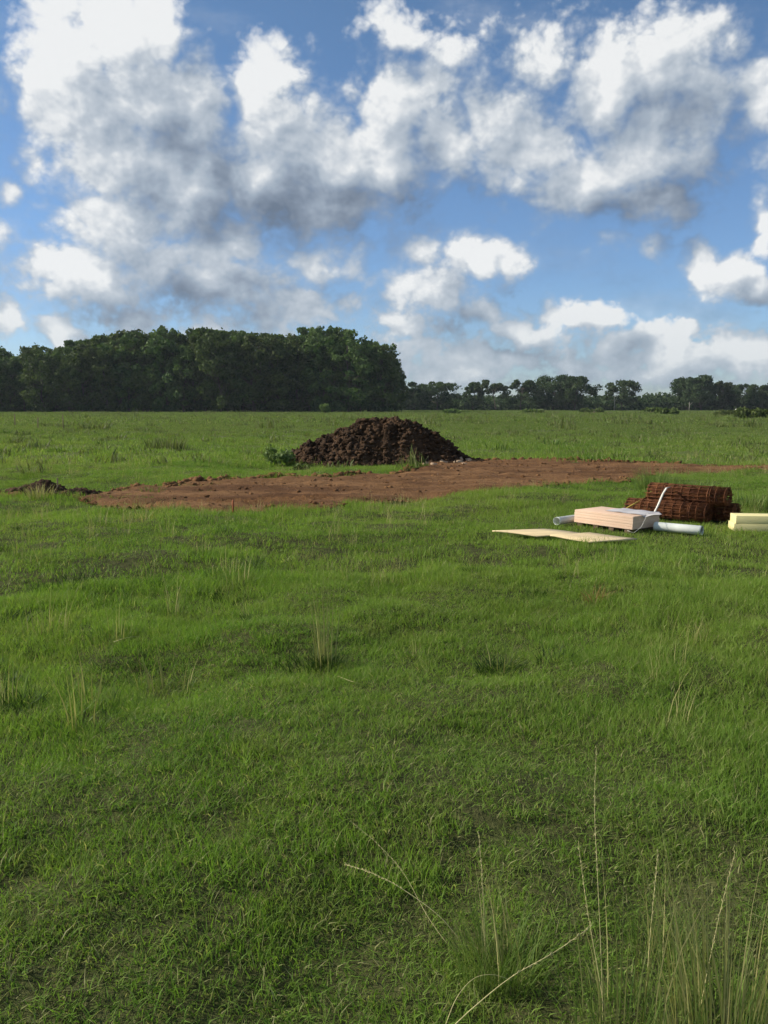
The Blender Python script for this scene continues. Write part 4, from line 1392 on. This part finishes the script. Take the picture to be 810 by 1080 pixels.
def tube_open(name, A, B, r, label, sides=20, wall=.003, squash=1.0):
    A = Vector(A); B = Vector(B); d = (B - A).normalized(); L = (B - A).length
    up = Vector((0, 0, 1)); s = d.cross(up).normalized(); u = s.cross(d)
    V = []; Q = []
    segs = [0, .03, .035, .5, .96, .965, 1.0]
    for layer, rr in ((0, r), (1, r - wall)):
        for t in segs:
            ex = 1.0 + (.04 if t in (.03, .96) else 0)
            for k in range(sides):
                a = k / sides * 6.28318
                V.append(tuple(d * (L * t) + s * math.cos(a) * rr * ex + u * (math.sin(a) * rr * ex * squash)))
    n = len(segs) * sides
    for l in (0, 1):
        for i in range(len(segs) - 1):
            for k in range(sides):
                a = l * n + i * sides + k; b_ = l * n + i * sides + (k + 1) % sides
                q = (a, b_, b_ + sides, a + sides); Q.append(q if l else q[::-1])
    for k in range(sides):
        k2 = (k + 1) % sides
        Q.append((k, k2, n + k2, n + k)); e = (len(segs) - 1) * sides; Q.append((e + k2, e + k, n + e + k, n + e + k2))
    me = mesh_np(name, V, Q, smooth=True)
    o = link(name, me, M_GALV, loc=A); tag(o, label, 'metal pipe')
    return o


A = g(697, 557.5, .085); B = g(740, 558.5, .085)
tube_open('metal_pipe', (A.x + .02, A.y + .30, .075), (B.x, B.y - .02, .075), .068, 'open ended galvanised pipe lying in front of the wire rolls', squash=.9)
EXCL.append(((A.x + B.x) / 2, (A.y + B.y) / 2, .3, .05, 0))
A = g(587, 550, .07); B = g(640, 549, .07)
tube_open('metal_pipe', (A.x, A.y, .075), (B.x, B.y + .55, .075), .062, 'galvanised pipe poking out behind the left end of the board stack', squash=.9)


def wire_roll(loc, rot, L, r_out, label, turns=8, seed=0, squash=.95):
    rng = np.random.default_rng(seed)
    root = empty('wire_mesh_roll', loc, rot); tag(root, label, 'wire mesh roll', 'rusty rolls of wire mesh')
    tmax = turns * 2 * np.pi
    def rad(th): return r_out * (1 - 0.62 * (1 - th / tmax) ** 1.0) * (1 + .02 * np.sin(3 * th + seed))
    hoops = MB(); nh = max(6, int(round(L / .125)))
    ths = np.linspace(0, tmax, turns * 22)
    for i in range(nh + 1):
        x = -L / 2 + L * i / nh
        jit = .006 * np.sin(ths * .7 + i)
        pts = np.stack([x + jit + .012 * (ths / tmax - .5) * np.sin(i * 2.1), np.cos(ths) * rad(ths), np.sin(ths) * rad(ths) * squash + r_out * squash], 1)
        hoops.tube(pts, .0058, 4, cap=False)
    link('hoop_wires', hoops.mesh('hoop_wires'), M_RUST, root)
    lw = MB(); th = 0.3
    while th < tmax:
        r = float(rad(th))
        y, z = math.cos(th) * r, math.sin(th) * r * squash + r_out * squash
        e = rng.uniform(-.02, .02)
        lw.tube([(-L / 2 - .02 + e, y, z), (0, y + rng.normal(0, .004), z + rng.normal(0, .004)), (L / 2 + .02 + e, y, z)], .0050, 4, cap=True)
        th += .062 / r
    link('cross_wires', lw.mesh('cross_wires'), M_RUST, root)
    ties = MB()
    for x in (-L * .3, L * .32):
        t = np.linspace(0, 2 * np.pi, 26)
        ties.tube(np.stack([x + t * 0, np.cos(t) * r_out * 1.03, np.sin(t) * r_out * 1.03 * squash + r_out * squash], 1), .006, 5)
    link('tie_wire', ties.mesh('tie_wire'), M_RUST, root)
    return root


RROT = R(-43)
ax = Vector((math.cos(RROT), math.sin(RROT), 0)); ay = Vector((-math.sin(RROT), math.cos(RROT), 0))
e0 = g(744, 553)
r1 = .148
c_front = e0 - ax * .65 + ay * r1
c_back = c_front + ay * (r1 * 2.08) + ax * .22
c_top = c_front + ay * r1 * 1.04 + ax * .25
wire_roll((c_front.x, c_front.y, 0.01), RROT, 1.24, r1, 'front roll of rusty wire mesh on the ground behind the metal pipe', seed=1)
wire_roll((c_back.x, c_back.y, 0.01), RROT, 1.40, r1 * 1.02, 'rear roll of rusty wire mesh on the ground, its round end showing at right', seed=2)
wire_roll((c_top.x, c_top.y, 0.01 + r1 * 1.66), RROT, 1.18, r1, 'top roll of rusty wire mesh resting on the other two', seed=3)
EXCL.append((c_top.x, c_top.y, .64, .30, RROT))


def strap():
    # white strap running from the stack up and over the top roll
    y = c_top.y - r1 - .02
    a = at_depth(688, 545, y - .25); b_ = at_depth(694, 533, y - .12); c = at_depth(699, 521, y - .03); d = at_depth(703, 514.5, y + .08); e = at_depth(706, 514, y + .18)
    P = [a, b_, c, d, e]
    V = []
    for p in P:
        for s in (-1, 1):
            for t in (-1, 1): V.append(tuple(p - a + Vector((.016 * s, 0, .006 * t * 1.0 + .008 * s * 0.6))))
    Q = []
    for i in range(len(P) - 1):
        o = i * 4
        for q in ((0, 1, 5, 4), (1, 3, 7, 5), (3, 2, 6, 7), (2, 0, 4, 6)): Q.append(tuple(o + k for k in q))
    Q += [(0, 2, 3, 1), (16, 17, 19, 18)]
    o = link('strap', mesh_np('strap', V, Q), M_WHITE, loc=a)
    tag(o, 'white strap running from the board stack up over the top wire roll', 'strap')
    p = at_depth(661, 536, y + .05); q = at_depth(675, 528, y + .30)
    b = MB(); b.tube([(0, 0, 0), tuple(q - p)], [.012, .010], 6)
    tag(link('yellow_rod', b.mesh('yellow_rod'), simple('yellow_paint', (.50, .36, .07)), loc=p), 'thin yellow rod leaning on the left end of the wire rolls', 'rod')


strap()


def yellow_boards():
    rot = R(-8)
    p = g(775, 560)
    L, D = 1.3, .30
    ux = Vector((math.cos(rot), math.sin(rot), 0)); uy = Vector((-math.sin(rot), math.cos(rot), 0))
    c = p + ux * L / 2 + uy * D / 2
    EXCL.append((c.x, c.y, L / 2, D / 2, rot))
    root = empty('yellow_board_pile', (c.x, c.y, hz(c.x, c.y)), rot)
    tag(root, 'pile of pale yellow boards cut by the right edge of the photo', 'board pile')
    rng = random.Random(8); z = 0.0
    for k in range(2):
        b = MB(); th = .108
        b.box((rng.uniform(-.02, .02) + (.03 if k in (2, 3) else 0), rng.uniform(-.004, .004), z + th / 2), (L, D, th - .0008), rng.uniform(-.003, .003))
        link('board', b.mesh('board'), M_YELLOW, root, bevel=.003); z += th


yellow_boards()

build_grass()

# ------------------------------------------------------------------ air
HAZE = True
if HAZE:
    b = MB(); b.box((0, 230, 15), (1300, 600, 42))
    m, nt, out = new_mat('pale_air')
    pv = nt.node('ShaderNodeVolumePrincipled')
    pv.inputs['Color'].default_value = (0.84, 0.92, 1.0, 1)
    pv.inputs['Density'].default_value = 0.00011
    pv.inputs['Anisotropy'].default_value = 0.1
    nt.L.new(pv.outputs[0], out.inputs['Volume'])
    o = link('haze', b.mesh('haze'), m); tag(o, kind='stuff')

# ------------------------------------------------------------------ render
vs = scene.view_settings
vs.view_transform = 'Standard'; vs.look = 'None'; vs.gamma = 1.0; vs.exposure = 0.25; vs.use_curve_mapping = False
cy = scene.cycles
cy.max_bounces = 6; cy.diffuse_bounces = 3; cy.glossy_bounces = 2; cy.transmission_bounces = 4; cy.transparent_max_bounces = 4
cy.volume_bounces = 0
cy.use_denoising = True
cy.use_adaptive_sampling = True; cy.adaptive_threshold = 0.02; cy.adaptive_min_samples = 16
